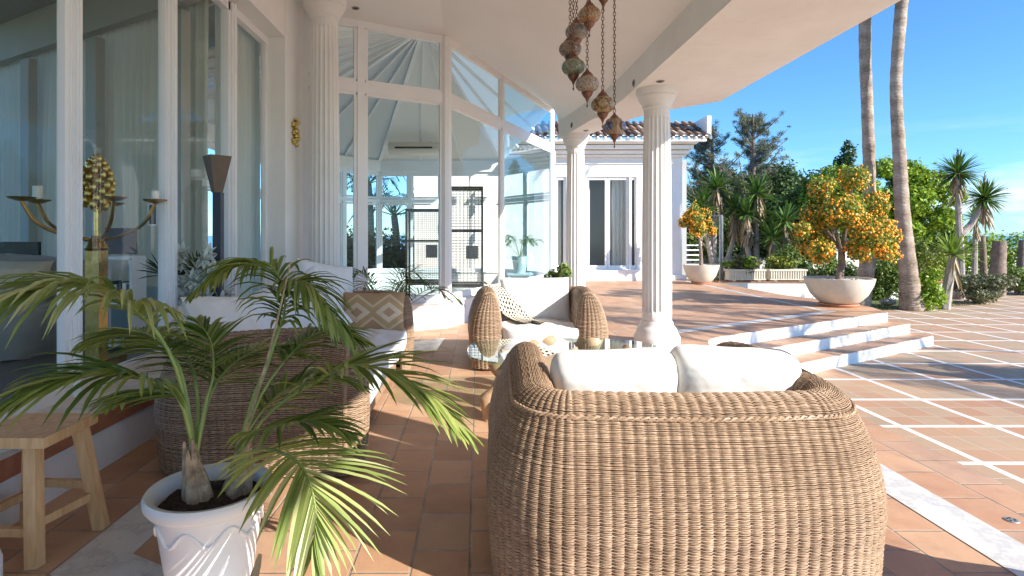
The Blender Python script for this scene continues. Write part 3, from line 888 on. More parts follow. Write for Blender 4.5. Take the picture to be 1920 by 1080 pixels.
# ------------------------------------------------------------------ blades, fronds, foliage
def blade(mb, p0, dirv, L, w, droop, n=4, fold=.25, up=Vector((0, 0, 1))):
    p = Vector(p0); d = Vector(dirv).normalized(); V = []
    side = d.cross(up)
    if side.length < .05: side = d.cross(Vector((1, 0, 0)))
    side.normalize()
    for i in range(n + 1):
        f = i / n
        ww = w * (math.sin(PI * min(1, .12 + f * .88)) ** .6 if f < 1 else .02) * (1.0 if f < .5 else 1.15 - .3 * f)
        nn = side.cross(d).normalized()
        V += [tuple(p - side * ww / 2), tuple(p - nn * ww * fold), tuple(p + side * ww / 2)]
        if i < n:
            d = (d + Vector((0, 0, -1)) * droop / n * (.4 + 1.2 * f)).normalized()
            p = p + d * L / n
    F = []
    for i in range(n):
        a = i * 3
        F += [(a, a + 1, a + 4, a + 3), (a + 1, a + 2, a + 5, a + 4)]
    mb.add(V, F)
    return p, d

def frond(parent, pts, mat, nl=26, leaf=.42, lw=.022, start=.25, droop=.7, spread=1.0, stem_r=.008, up=Vector((0, 0, 1)), seed=0, name='frond', world=True, stem_mat=None, tips=False):
    rr = random.Random(seed)
    cp = bez(pts, 60)
    mb = MB()
    mb.tube(cp[::3] + [cp[-1]], [stem_r * (1 - .8 * i / 20) for i in range(len(cp[::3]) + 1)], 6)
    st = mb.build(name, stem_mat or M['stem_green'], parent, world=world)
    mb = MB(); tb = MB()
    for i in range(nl):
        f = start + (1 - start) * (i + .3) / nl
        k = min(57, int(f * 58)); p = cp[k].lerp(cp[k + 1], f * 58 - k if k < 57 else 0)
        t = (cp[k + 2] - cp[k]).normalized()
        side = t.cross(up)
        if side.length < .1: side = t.cross(Vector((1, 0, 0)))
        side.normalize(); nn = side.cross(t)
        g = (f - start) / (1 - start)
        ll = leaf * (.55 + .45 * math.sin(PI * min(1, .15 + g * .95))) * (1 - .45 * g ** 3) * rr.uniform(.85, 1.1)
        ang = (1.05 - .75 * g) * spread
        for sgn in (-1, 1):
            d = t * math.cos(ang) + side * sgn * math.sin(ang) + nn * .18 * rr.uniform(.3, 1.4) + Vector((rr.uniform(-.07, .07), rr.uniform(-.07, .07), rr.uniform(-.07, .07)))
            dr_ = droop * rr.uniform(.6, 1.3)
            pe, de = blade(mb, p, d, ll, lw * rr.uniform(.8, 1.2), dr_, 5)
            if tips and rr.random() < .4: blade(tb, pe - de * .045, de + Vector((0, 0, -.25)), rr.uniform(.05, .10), .008, .3, 2)
    lf = mb.build('leaflets', mat, None)
    if world and parent is not None: lf.location = -parent.location
    lf.parent = st
    if tb.n:
        tp_ = tb.build('dry_tips', M['dead_leaf'], None); tp_.location = lf.location; tp_.parent = st
    return st

def foliage(mb, clumps, n, size, rs, shell=.55, aspect=.55):
    """leaf-sized diamonds spread through ellipsoidal clumps: [(x,y,z,rx,ry,rz)]"""
    cl = np.array(clumps, dtype=float)
    vol = (cl[:, 3] * cl[:, 4] * cl[:, 5]) ** .75
    idx = rs.choice(len(cl), n, p=vol / vol.sum())
    d = rs.normal(size=(n, 3)); d /= np.linalg.norm(d, axis=1)[:, None]
    r = shell + (1 - shell) * rs.random(n) ** .7
    r *= 1 + .18 * rs.normal(size=n) * (rs.random(n) > .6)
    p = cl[idx, :3] + d * r[:, None] * cl[idx, 3:6]
    nrm = d + .8 * rs.normal(size=(n, 3)); nrm[:, 2] += .5; nrm /= np.linalg.norm(nrm, axis=1)[:, None]
    a = np.cross(nrm, rs.normal(size=(n, 3))); a /= np.linalg.norm(a, axis=1)[:, None] + 1e-9
    b_ = np.cross(nrm, a)
    s_ = size * rs.uniform(.6, 1.3, n)[:, None]
    V = np.stack([p - a * s_, p - b_ * s_ * aspect + nrm * s_ * .12, p + a * s_, p + b_ * s_ * aspect + nrm * s_ * .12], 1).reshape(-1, 3)
    F = np.arange(4 * n).reshape(-1, 4)
    mb.add(V, F)

def clumpset(c, r, k, rs, cr=.38, flat=1.0):
    out = []
    for i in range(k):
        d = rs.normal(size=3); d /= np.linalg.norm(d); q = rs.random() ** .45
        f = cr * rs.uniform(.7, 1.25)
        out.append((c[0] + d[0] * r[0] * q * .8, c[1] + d[1] * r[1] * q * .8, c[2] + d[2] * r[2] * q * .8, r[0] * f, r[1] * f, r[2] * f * flat))
    return out

def tree(name, label, base, trunk_h, crown_c, crown_r, n, size, mat, seed, k=16, trunk_r=.12, group=None, cr=.36, bark='bark', shell=.45, cat='tree'):
    rs = np.random.default_rng(seed)
    t = thing(name, label, cat, base, 0, group)
    cl = clumpset(crown_c, crown_r, k, rs, cr)
    mb = MB()
    top = Vector(base) + Vector((0, 0, trunk_h))
    cc = Vector(crown_c)
    mb.tube(bez([Vector(base), Vector(base).lerp(top, .5) + Vector((.06, .03, 0)), top], 8), [trunk_r * (1 - .35 * i / 7) for i in range(8)], 10)
    for c in cl[:14]:
        e = Vector(c[:3]); mid = top.lerp(e, .5) + Vector((0, 0, .12 * (e - top).length))
        mb.tube(bez([top, mid, e], 6), [trunk_r * .5 * (1 - .8 * i / 5) for i in range(6)], 6)
    mb.build('trunk', M[bark], t)
    mb = MB(); foliage(mb, cl, n, size, rs, shell); mb.build('crown', mat, t, angle=0)
    return t

def bush(name, label, base, r, n, size, mat, seed, k=9, group=None, cr=.42, stems=True, cat='shrub'):
    rs = np.random.default_rng(seed)
    t = thing(name, label, cat, base, 0, group)
    c = Vector(base) + Vector((0, 0, r[2] * 1.0))
    cl = clumpset(c, r, k, rs, cr)
    if stems:
        mb = MB()
        for q in cl[:8]:
            mb.tube([Vector(base) + Vector((rs.uniform(-.08, .08), rs.uniform(-.05, .05), 0)), Vector(base).lerp(Vector(q[:3]), .5) + Vector((0, 0, .05)), Vector(q[:3])], [.022, .016, .008], 5)
        mb.build('stems', M['bark_grey'], t)
    mb = MB(); foliage(mb, cl, n, size, rs, .4); mb.build('leaves', mat, t, angle=0)
    return t

def yucca_head(mb, c, n, L, w, rs, tilt=Vector((0, 0, 1)), lo=-.5, droop=.5):
    for i in range(n):
        th = rs.uniform(0, 2 * PI); z = rs.uniform(lo, 1)
        d = Vector((math.cos(th) * math.sqrt(max(0, 1 - z * z)), math.sin(th) * math.sqrt(max(0, 1 - z * z)), z)) + tilt * .15
        blade(mb, Vector(c) + d * L * .06, d, L * rs.uniform(.75, 1.1), w * rs.uniform(.8, 1.2), droop * rs.uniform(.3, 1.2), 4, .2)

def yucca(name, label, base, stems, L, w, mat, seed, nb=70, skirt=0, group=None, r=.09, spike=False, lo=-.5, cat='tree'):
    """stems: list of point lists, each ending at a head"""
    rs = random.Random(seed)
    t = thing(name, label, cat, base, 0, group)
    mb = MB()
    for s_ in stems:
        cp = bez(s_, 8); mb.tube(cp, [r * (1.25 - .5 * i / 7) for i in range(8)], 8)
    mb.build('trunk', M['bark_grey'], t)
    mb = MB(); mk = MB()
    for s_ in stems:
        ms = MB()
        c = Vector(s_[-1]); yucca_head(mb, c, nb, L, w, rs, lo=lo)
        if skirt:
            for k in range(skirt):
                th = rs.uniform(0, 2 * PI); z0 = rs.uniform(-.9, .0) * L
                blade(mk, c + Vector((.05 * math.cos(th), .05 * math.sin(th), z0)), (math.cos(th) * .5, math.sin(th) * .5, -.9), L * rs.uniform(.5, .9), w, .8, 3)
        if spike:
            for k in range(26):
                th = rs.uniform(0, 2 * PI); zz = rs.uniform(.4, 1.1) * L
                blade(ms, c + Vector((0, 0, zz)), (math.cos(th), math.sin(th), .7), .12, .03, .1, 2)
            ms.tube([c, c + Vector((0, 0, L * 1.1))], .012, 5)
            ms.build('flower_spike', M['bark'], t, angle=0)
    mb.build('leaves', mat, t, angle=0)
    if skirt: mk.build('dead_leaves', M['dead_leaf'], t, angle=0)
    return t

# ------------------------------------------------------------------ wicker furniture
PROF = [(-.03, .02), (-.018, .12), (-.01, .25), (0, .37), (-.015, .50), (-.05, .62), (-.085, .70), (-.125, .765), (-.175, .80), (-.225, .795), (-.262, .755), (-.285, .68), (-.305, .55), (-.32, .42), (-.33, .30)]
def resample(pr, step):
    P_ = bez([Vector((a, 0, z)) for a, z in pr], 200)
    P_ = np.array([(p.x, p.z) for p in P_]); d = np.concatenate([[0], np.cumsum(np.linalg.norm(np.diff(P_, axis=0), axis=1))])
    n = int(d[-1] / step); s_ = np.linspace(0, d[-1], n)
    return np.stack([np.interp(s_, d, P_[:, 0]), np.interp(s_, d, P_[:, 1])], 1), s_

def weave(mb, pos, nrm, tan_row, width, amp, phase):
    """one ribbon per row: pos (rows, m, 3) points, nrm outward, tan_row direction across the row"""
    rows, m, _ = pos.shape
    off = phase[:, :, None] * amp
    js = np.random.default_rng(rows)
    jit = np.cumsum(js.normal(size=(rows, m)), 1); jit -= np.linspace(0, 1, m)[None, :] * jit[:, -1:]; jit = np.clip(jit / 14, -1.3, 1.3)[:, :, None]
    base = pos + nrm * (off + js.normal(size=(rows, 1, 1)) * amp * .10 + jit * amp * .06) + tan_row * (jit * width * .16)
    prof = [(-.5, -.0), (-.3, .0016 + width * .25), (.3, .0016 + width * .25), (.5, 0)]
    for i in range(rows):
        V = np.concatenate([base[i] + tan_row[i] * (a * width) + nrm[i] * h for a, h in prof])
        F = []
        idx = np.arange(m - 1)
        Fq = np.concatenate([np.stack([k * m + idx, k * m + idx + 1, (k + 1) * m + idx + 1, (k + 1) * m + idx], 1) for k in range(3)])
        mb.add(V, Fq)

def wicker_shell(parent, Wd, D, pitch, stake, Rc=.33, samples=6):
    prof, sarc = resample(PROF, pitch)
    # plan curve (U) for the outermost line, front ends at y=-D/2, back at y=+D/2
    hw = Wd / 2; pts = []
    n1 = 40
    yb = D / 2
    path = []
    for f in np.linspace(0, 1, n1): path.append((-hw + .03 * (1 - f), -D / 2 + .10 + (D - Rc - .10) * f))
    for a in np.linspace(PI, PI / 2, 24)[1:]: path.append((-hw + Rc + Rc * math.cos(a), yb - Rc + Rc * math.sin(a)))
    for f in np.linspace(0, 1, n1)[1:]: path.append((-hw + Rc + (Wd - 2 * Rc) * f, yb + .03 * math.sin(PI * f)))
    for a in np.linspace(PI / 2, 0, 24)[1:]: path.append((hw - Rc + Rc * math.cos(a), yb - Rc + Rc * math.sin(a)))
    for f in np.linspace(1, 0, n1)[1:]: path.append((hw - .03 * (1 - f), -D / 2 + .10 + (D - Rc - .10) * f))
    path = np.array(path)
    d = np.concatenate([[0], np.cumsum(np.linalg.norm(np.diff(path, axis=0), axis=1))]); L = d[-1]
    nst = int(L / stake); m = nst * samples + 1
    s_ = np.linspace(0, L, m)
    x = np.interp(s_, d, path[:, 0]); y = np.interp(s_, d, path[:, 1])
    tx = np.gradient(x); ty = np.gradient(y)
    ln = np.hypot(tx, ty); tx /= ln; ty /= ln
    k = 9; ker = np.ones(k) / k
    nx, ny = -ty, tx
    nx = np.convolve(np.pad(nx, k // 2, mode='edge'), ker, 'valid'); ny = np.convolve(np.pad(ny, k // 2, mode='edge'), ker, 'valid')
    ln = np.hypot(nx, ny); nx /= ln; ny /= ln
    # arms swell forward: profile a little lower at the front ends
    ff = np.clip(1 - np.minimum(s_, L - s_) / .3, 0, 1)
    fa = np.clip((yb - y) / (D * .75), 0, 1); fa = fa * fa * (3 - 2 * fa)
    rows = len(prof)
    pos = np.zeros((rows, m, 3)); nrm = np.zeros((rows, m, 3)); tr = np.zeros((rows, m, 3))
    pt = np.gradient(prof, axis=0); pt /= np.linalg.norm(pt, axis=1)[:, None]
    for i in range(rows):
        r_, z_ = prof[i]
        zz = z_ * (.985 + .055 * fa - .04 * ff ** 3)
        pos[i, :, 0] = x + nx * r_; pos[i, :, 1] = y + ny * r_; pos[i, :, 2] = zz
        pr, pz = pt[i]
        nr, nz = pz, -pr         # outward normal of the profile
        nrm[i, :, 0] = nx * nr; nrm[i, :, 1] = ny * nr; nrm[i, :, 2] = nz
        tr[i, :, 0] = nx * pr; tr[i, :, 1] = ny * pr; tr[i, :, 2] = pz
    ph = np.abs(np.sin(PI * s_ / (L / nst)))[None, :] ** .6 + .13 * np.cos(2 * PI * s_ / (L / nst) * .5)[None, :] * ((np.arange(rows) % 2) * 2 - 1)[:, None]
    mb = MB(); weave(mb, pos, nrm, tr, pitch * .80, stake * .17, ph)
    # end caps of the arms
    for sgn in (-1, 1):
        zs = np.arange(.03, .797, pitch)
        outer_r = []; inner_r = []
        top = np.argmax(prof[:, 1])
        for z in zs:
            outer_r.append(np.interp(z, prof[:top + 1, 1], prof[:top + 1, 0]))
            inner_r.append(np.interp(z, prof[top:, 1][::-1], prof[top:, 0][::-1]) if z > .30 else -.33 + .12 * (.30 - z))
        nst2 = 7; m2 = nst2 * samples + 1; f = np.linspace(0, 1, m2)
        R_ = len(zs); p2 = np.zeros((R_, m2, 3)); n2 = np.zeros((R_, m2, 3)); t2 = np.zeros((R_, m2, 3))
        for i, z in enumerate(zs):
            rr_ = outer_r[i] + (inner_r[i] - outer_r[i]) * f
            bul = .10 * np.sqrt(np.clip(1 - (2 * f - 1) ** 2, 0, 1)) * math.sqrt(max(0, 1 - ((z - .38) / .46) ** 2))
            p2[i, :, 0] = sgn * (hw - .03 + rr_); p2[i, :, 1] = -D / 2 + .10 - bul; p2[i, :, 2] = z
            n2[i, :, 0] = sgn * (1 - 2 * f) * .5; n2[i, :, 1] = -1; n2[i] /= np.linalg.norm(n2[i], axis=1)[:, None]
            t2[i, :, 2] = 1
        ph2 = np.abs(np.sin(PI * f * nst2))[None, :] ** .8 + .25 * np.cos(PI * f * nst2)[None, :] * ((np.arange(R_) % 2) * 2 - 1)[:, None]
        weave(mb, p2, n2, t2, pitch * .86, stake * .15, ph2)
        e_ = 0 if sgn > 0 else -1
        mb.tube([Vector(q) for q in pos[::max(1, rows // 40), e_]], .016, 6)
        # dark backing behind the cap, gap shade put into its colour
        mc = MB(); mc.grid(lambda u, v: tuple(p2[int(round(v * (R_ - 1))), int(round(u * (m2 - 1)))] + np.array((0, .012, 0))), 12, 12)
        mc.build('arm_dark_backing', M['weave_gap_shade'], parent, world=False)
    mb.build('woven_shell', M['wicker'], parent, world=False, angle=0)
    # dark backing of the shell, gap shade put into its colour
    mc = MB(); ii = np.linspace(0, m - 1, 120).astype(int); jj = np.linspace(0, rows - 1, 24).astype(int)
    core = pos[jj][:, ii] - nrm[jj][:, ii] * .007
    V = core.reshape(-1, 3); a, c = len(jj), len(ii)
    F = [(j * c + i, j * c + i + 1, (j + 1) * c + i + 1, (j + 1) * c + i) for j in range(a - 1) for i in range(c - 1)]
    mc.add(V, F)
    mc.build('dark_backing', M['weave_gap_shade'], parent, world=False)
    # braided seam below the rim
    j = int(np.argmin(np.abs(prof[:np.argmax(prof[:, 1]), 1] - .735)))
    mb = MB()
    for w_ in range(2):
        line = pos[j] + nrm[j] * (.010 + .004 * np.sin(s_ * 2 * PI / .06 + w_ * PI))[:, None] + tr[j] * (.006 * np.cos(s_ * 2 * PI / .06 + w_ * PI))[:, None]
        mb.tube([Vector(q) for q in line[::2]], .0055, 5)
    mb.build('braid', M['wicker'], parent, world=False)

def pillow(w, h, t, seed=0, n=28, sag=.0, pinch=.10, wr=1.0, e=3.2, pw=.55, rc=.0):
    rs = random.Random(seed); o1, o2 = rs.uniform(0, 50), rs.uniform(0, 50)
    mb = MB()
    def f(sgn):
        def g(u, v):
            a, c = 2 * u - 1, 2 * v - 1
            th = (max(0, 1 - abs(a) ** e) ** pw) * (max(0, 1 - abs(c) ** e) ** pw)
            x = a * w / 2 * (1 - pinch * (1 - c * c) * abs(a) ** 3 * .6 )
            y = c * h / 2 * (1 - pinch * (1 - a * a) * abs(c) ** 3 * .6) - sag * (1 - a * a) * (c + 1) / 2
            kk = 1 - rc * (a * a * c * c) ** 2; x *= kk; y *= kk
            nz = mnoise.noise(Vector((a * 3 + o1, c * 3 + o2, sgn))) * .10 + mnoise.noise(Vector((a * 7 + o1, c * 9 + o2, sgn * 2))) * .035
            z = sgn * t / 2 * th * (1 + nz * wr * 1.4)
            return (x, y, z)
        return g
    mb.grid(f(1), n, n)
    k = mb.n
    m2 = MB(); m2.grid(f(-1), n, n); mb.add(m2.V[0], m2.F[0][:, ::-1])
    # piping
    return mb

def boxcushion(w, d, h, seed=0, n=30, r=.06, wr=1.0):
    """seat cushion, top at z=h, bottom at 0, x width, y depth"""
    rs = random.Random(seed); o1 = rs.uniform(0, 50)
    mb = MB()
    def g(u, v):
        # v: from bottom edge, up the side, over the top (superellipse mapping per ring)
        th = u * 2 * PI
        ca, sa = math.cos(th), math.sin(th)
        e = 5.0
        k = (abs(ca) ** e + abs(sa) ** e) ** (-1 / e)
        if v < .35:
            f = v / .35; z = h * (.0 + .85 * f); s_ = 1 - .05 * (1 - f) ** 2 + .012 * math.sin(PI * f)
        elif v < .5:
            f = (v - .35) / .15; z = h * (.85 + .15 * math.sin(f * PI / 2)); s_ = 1 - r * (1 - math.cos(f * PI / 2)) * 1.2
        else:
            f = (v - .5) / .5; s_ = (1 - r * 1.2) * (1 - f); z = h * (1 + .10 * math.sin(f * PI / 2))
        x = ca * k * w / 2 * s_; y = sa * k * d / 2 * s_
        nz = mnoise.noise(Vector((x * 5 + o1, y * 5, z * 6))) * .022 + mnoise.noise(Vector((x * 14 + o1, y * 14, z * 12))) * .009
        return (x * (1 + nz * wr), y * (1 + nz * wr), z + nz * wr)
    mb.grid(g, 96, 40, True)
    return mb

def place(o, loc, rot):
    o.location = loc; o.rotation_euler = rot; return o

def sofa(label, loc, rz, Wd, D, pitch, stake, seed, name='wicker_sofa'):
    t = thing(name, label, 'sofa', loc, rz, 'wicker sofas around the glass table')
    wicker_shell(t, Wd, D, pitch, stake)
    mb = MB(); mb.box((0, -.02, .17), (Wd - .56, D - .36, .26)); mb.build('seat_base', M['wicker'], t, world=False, smooth=False)
    for k in (-1, 1):
        for q in (-1, 1):
            mb = MB(); mb.lathe([(0, 0), (.03, 0), (.035, .05), (0, .05)], 10, (k * (Wd / 2 - .25), q * (D / 2 - .25), 0)); mb.build('foot', M['dark_metal'], t, world=False)
    return t

# near loveseat, its back to the camera
s1 = sofa('wicker loveseat seen from behind in the right foreground', (.82, 2.62, 0), PI, 1.55, 1.24, .0062, .043, 1)
mb = boxcushion(.94, .84, .15, 3); o = mb.build('seat_cushion', M['cushion'], s1, world=False); place(o, (0, -.10, .30), (0, 0, 0))
for k, (xc, ry) in enumerate(((.09, .03), (-.43, -.04))):
    mb = pillow(.57, .46, .26, 11 + k, 48, .02, .02, .55, 4.5, .45, .14); o = mb.build('back_cushion', M['cushion'], s1, world=False)
    place(o, (xc + .13, .10, .685 + .012 * k), (R(80), ry, R(2 * (1 - 2 * k))))
# far loveseat facing the camera
s2 = sofa('wicker loveseat facing the camera beyond the glass table', (.64, 6.38, 0), 0, 1.48, 1.12, .014, .05, 2)
mb = boxcushion(.86, .84, .16, 5); o = mb.build('seat_cushion', M['cotton'], s2, world=False); place(o, (.03, -.15, .29), (0, 0, 0))
mb = pillow(.80, .50, .22, 21, 30, .0, .05); o = mb.build('back_cushion', M['cotton'], s2, world=False); place(o, (.02, .12, .68), (R(72), 0, 0))
# long sofa along the facade
s3 = sofa('long three seat wicker sofa along the windows on the left', (-1.31, 4.62, 0), PI / 2, 2.80, 1.30, .011, .048, 3)
for k in range(2):
    mb = boxcushion(1.13, .98, .19, 7 + k, wr=1.4); o = mb.build('seat_cushion', M['cover'], s3, world=False); place(o, (-.57 + 1.14 * k, -.14, .29), (0, 0, 0))

# loose pillows and the knitted throw
def loose(name, mb, mat, label, cat, loc, rot, group=None):
    o = mb.build(name, mat, None); place(o, loc, rot); tag(o, label, cat, group); return o
loose('throw_pillow', pillow(.62, .42, .15, 31), M['diamond'], 'straw coloured pillow with woven diamond pattern on the far arm of the long sofa', 'pillow', (-1.02, 5.58, .64), (R(76), 0, R(4)), 'pillows on the wicker sofas')
loose('throw_pillow', pillow(.62, .62, .20, 32), M['cover'], 'large white pillow tipped on its corner against the back of the long sofa', 'pillow', tuple(P(570, 585, 4.9)), (R(70), R(-28), R(38)), 'pillows on the wicker sofas')
loose('throw_pillow', pillow(.66, .60, .18, 33), M['cover'], 'white pillow leaning upright behind the tipped one on the long sofa', 'pillow', tuple(P(612, 548, 5.55)), (R(76), R(10), R(50)), 'pillows on the wicker sofas')
loose('throw_pillow', pillow(.60, .46, .22, 34), M['cushion'], 'cream pillow lying at the near end of the long sofa', 'pillow', tuple(P(425, 608, 4.05)), (R(55), R(6), R(70)), 'pillows on the wicker sofas')
loose('throw_pillow', pillow(.62, .50, .20, 35), M['cover'], 'pale pillow slumped in the middle of the long sofa', 'pillow', tuple(P(500, 600, 4.45)), (R(62), R(-12), R(72)), 'pillows on the wicker sofas')
loose('throw_pillow', pillow(.46, .46, .15, 36), M['beige_fabric'], 'beige pillow half hidden behind the left back cushion of the near loveseat', 'pillow', (.40, 3.00, .58), (R(60), R(20), R(160)), 'pillows on the wicker sofas')
mb = MB()
mb.grid(lambda u, v: ((u - .5) * .26, (v - .5) * .30, .012 * math.sin(u * 9) + .01 * math.sin(v * 7)), 14, 14)
loose('knitted_trim', pillow(.32, .22, .07, 41), M['knit'], 'black and cream knitted cloth lying on the beige pillow of the near loveseat', 'cloth', (.42, 2.98, .70), (R(30), R(18), R(-15)))
# throw over the left arm and seat of the far loveseat
def throwfn(u, v):
    path = [Vector((-.50, .22, .80)), Vector((-.42, .10, .80)), Vector((-.36, -.02, .70)), Vector((-.27, -.12, .52)), Vector((-.17, -.24, .475)), Vector((-.08, -.42, .485))]
    q = bez(path, 41)[int(round(v * 40))]
    w_ = .36 - .04 * v
    a = (u - .5) * w_
    return (q.x + a * .93 + .01 * math.sin(v * 12 + u * 5), q.y + .35 * a * (1 - v) + .02, q.z + .012 * math.sin(u * 11 + v * 3) + (.12 * (u - .5) * (1 - v) * -1))
mb = MB(); mb.grid(throwfn, 20, 41)
k = mb.V[0].copy(); mb.add(k - np.array((0, 0, .012)), mb.F[0][:, ::-1])
thr = mb.build('throw_blanket', M['knit'], None); thr.location = (s2.location.x + .04, s2.location.y, .012); tag(thr, 'black and cream patterned knitted throw over the left arm of the far loveseat', 'blanket')

# ------------------------------------------------------------------ coffee table
ct = thing('coffee_table', 'oval glass coffee table on a gnarled root wood base between the wicker sofas', 'coffee table', (.72, 4.62, 0))
mb = MB()
def sup(u, a, c, e=3.2):
    th = u * 2 * PI; ca, sa = math.cos(th), math.sin(th); k = (abs(ca) ** e + abs(sa) ** e) ** (-1 / e); return ca * k * a, sa * k * c
rings = [(.0, .455), (.995, .455), (1.0, .460), (1.0, .468), (.995, .473), (.0, .473)]
mb.grid(lambda u, v: (*sup(u, .80 * rings[int(round(v * 5))][0], .52 * rings[int(round(v * 5))][0]), rings[int(round(v * 5))][1]), 72, 6, True)
mb.build('glass_top', M['glass_table'], ct, world=False, angle=30)
mb = MB(); rr = random.Random(5)
for k in range(9):
    a = 2 * PI * k / 9 + rr.uniform(-.2, .2); r0 = rr.uniform(.35, .55)
    p = [(r0 * 1.15 * math.cos(a), r0 * .8 * math.sin(a), 0), (r0 * 1.1 * math.cos(a + .2), r0 * .7 * math.sin(a + .2), .12), (r0 * .7 * math.cos(a - .1), r0 * .5 * math.sin(a), .26), (r0 * 1.15 * math.cos(a + .25), r0 * .85 * math.sin(a + .25), .44)]
    cp = bez(p, 12); mb.tube(cp, [.07 + .03 * math.sin(i * 1.7 + k) for i in range(12)], 9)
for k in range(8):
    mb.sphere((rr.uniform(-.3, .3), rr.uniform(-.2, .2), rr.uniform(.06, .16)), rr.uniform(.08, .12), 9, 6)
for q in ((-.62, -.30), (-.5, -.38)):
    mb.tube(bez([(q[0], q[1], 0), (q[0] - .02, q[1], .15), (q[0] + .1, q[1] + .05, .28), (q[0] + .02, q[1], .45)], 10), [.07, .05, .055, .075, .05, .06, .07, .05, .06, .05], 9)
mb.build('root_base', M['root'], ct, world=False, angle=60)

# ------------------------------------------------------------------ hanging mosaic lanterns
LAN = [  # u, v, depth, r px, label, colours, shape
    (1105, 28, 4.10, 21, 'hanging lantern with an orange and white flower mosaic, topmost whole one of the cluster', [(.60, .50, .38), (.55, .10, .03), (.62, .55, .42), (.65, .25, .05)], 0),
    (1081, 60, 4.25, 21, 'hanging lantern with a dark blue mosaic, below the orange flowered one', [(.20, .28, .42), (.05, .08, .18), (.35, .40, .45), (.55, .45, .35)], 0),
    (1069, 92, 4.05, 21, 'hanging lantern with a brown and red mosaic, third whole one from the top', [(.45, .28, .18), (.25, .06, .04), (.55, .45, .35), (.30, .25, .28)], 0),
    (1075, 126, 3.95, 22, 'hanging lantern with a green leaf mosaic, between the brown and the dotted one', [(.25, .35, .26), (.06, .13, .07), (.45, .50, .36), (.15, .25, .18)], 0),
    (1101, 158, 3.90, 22, 'hanging lantern with white and black dotted rings', [(.60, .55, .48), (.10, .08, .08), (.65, .60, .55), (.45, .32, .28)], 0),
    (1130, 197, 3.95, 22, 'hanging lantern with an amber mosaic and red centre', [(.55, .42, .18), (.50, .40, .22), (.30, .05, .03), (.60, .50, .30)], 0),
    (1152, 238, 4.05, 20, 'faceted hanging lantern with blue medallions, lowest of the cluster', [(.60, .42, .28), (.62, .45, .32), (.58, .40, .28)], 1),
    (1132, -17, 4.0, 20, 'hanging lantern cut by the top edge of the picture, only its base in view', [(.45, .30, .18), (.30, .10, .05)], 0)]
for i, (u, v, Y, rp, lab, cols, shp) in enumerate(LAN):
    c = P(u, v, Y); r = rp * Y / F0
    t = thing('hanging_lantern', lab, 'lantern', (c.x, c.y, c.z), 0, 'Turkish mosaic lanterns hanging from the porch ceiling' if False else 'mosaic lanterns hanging from the porch ceiling')
    mat = mk_mosaic('mosaic', cols, (.62, .55, .42, 1) if i != 2 else (.2, .12, .08, 1))
    mb = MB()
    if shp == 0:
        mb.lathe([(r * math.cos(a), .78 * r * math.sin(a)) for a in np.linspace(-1.15, 1.15, 13)], 28)
    else:
        mb.lathe([(r * .62, -r * .75), (r * .78, -r * .6), (r * .98, 0), (r * .78, r * .6), (r * .62, r * .75)], 8)
    mb.build('globe', mat, t, world=False, angle=40 if not shp else 10)
    if shp:
        mm = mk_mosaic('medallion', [(.12, .16, .45), (.30, .38, .60), (.10, .12, .30), (.5, .45, .55)], (.4, .35, .4, 1))
        for k in range(4):
            a = -PI / 2 - .75 + k * PI / 2
            mb = MB(); Mx = Matrix.Rotation(a, 4, 'Z') @ Matrix.Rotation(PI / 2, 4, 'Y')
            pts = [Mx @ Vector((.42 * r * math.cos(q), .42 * r * math.sin(q), r * .97)) for q in np.linspace(0, 2 * PI, 17)[:-1]]
            cc = Mx @ Vector((0, 0, r * 1.07))
            mb.add([tuple(p) for p in pts] + [tuple(cc)], [(k2, (k2 + 1) % 16, 16) for k2 in range(16)])
            mb.build('medallion', mm, t, world=False)
    mb = MB()
    k = r
    mb.lathe([(k * .46, k * .68), (k * .50, k * .76), (k * .42, k * .84), (k * .34, k * .98), (k * .18, k * 1.10), (k * .12, k * 1.25), (k * .05, k * 1.34), (0, k * 1.36)], 20)
    mb.build('cap', M['copper'], t, world=False)
    mb = MB()
    mb.lathe([(k * .44, -k * .66), (k * .50, -k * .74), (k * .44, -k * .86), (k * .36, -k * 1.0), (k * .18, -k * 1.2), (k * .12, -k * 1.35), (k * .05, -k * 1.5), (k * .035, -k * 1.7), (k * .09, -k * 1.82), (k * .05, -k * 1.95), (0, -k * 2.0)], 20)
    mb.build('finial', M['copper'], t, world=False)
    # chain
    mb = MB(); zt = 4.22; z = c.z + k * 1.3; j = 0
    while z < zt:
        a = PI / 2 * (j % 2); L = .034
        ring = [Vector((.0085 * math.cos(q) * math.cos(a), .0085 * math.cos(q) * math.sin(a), (z - c.z) + L / 2 + L / 2 * math.sin(q))) for q in np.linspace(0, 2 * PI, 9)]
        mb.tube(ring, .0028, 5, cap=False); z += L * .78; j += 1
    mb.build('chain', M['copper'], t, world=False)

# ------------------------------------------------------------------ foreground: pot and kentia palm
pot = thing('potted_palm', 'kentia palm with long arching fronds in a white embossed foreground pot', 'potted plant', (-1.06, 2.26, 0))
PX, PY = -1.06, 2.26
mb = MB()
mb.lathe([(0, .0), (.150, 0), (.155, .02), (.165, .10), (.185, .24), (.198, .32), (.205, .345), (.225, .352), (.238, .37), (.240, .395), (.232, .408), (.212, .405), (.198, .385), (.194, .33), (0, .33)], 56, (PX, PY, 0))
mb.build('pot', M['pot'], pot, angle=50)
mb = MB()
cp = []
for k in range(161):
    a = 2 * PI * k / 160; sw = .5 - .5 * math.cos(a * 8); z_ = .312 - .06 * sw
    r_ = np.interp(z_, [.10, .24, .32], [.166, .186, .199]); cp.append((PX + r_ * math.cos(a), PY + r_ * math.sin(a), z_))
mb.tube(cp, [.004 + .005 * abs(math.sin(k * PI / 20)) for k in range(161)], 7, cap=False)
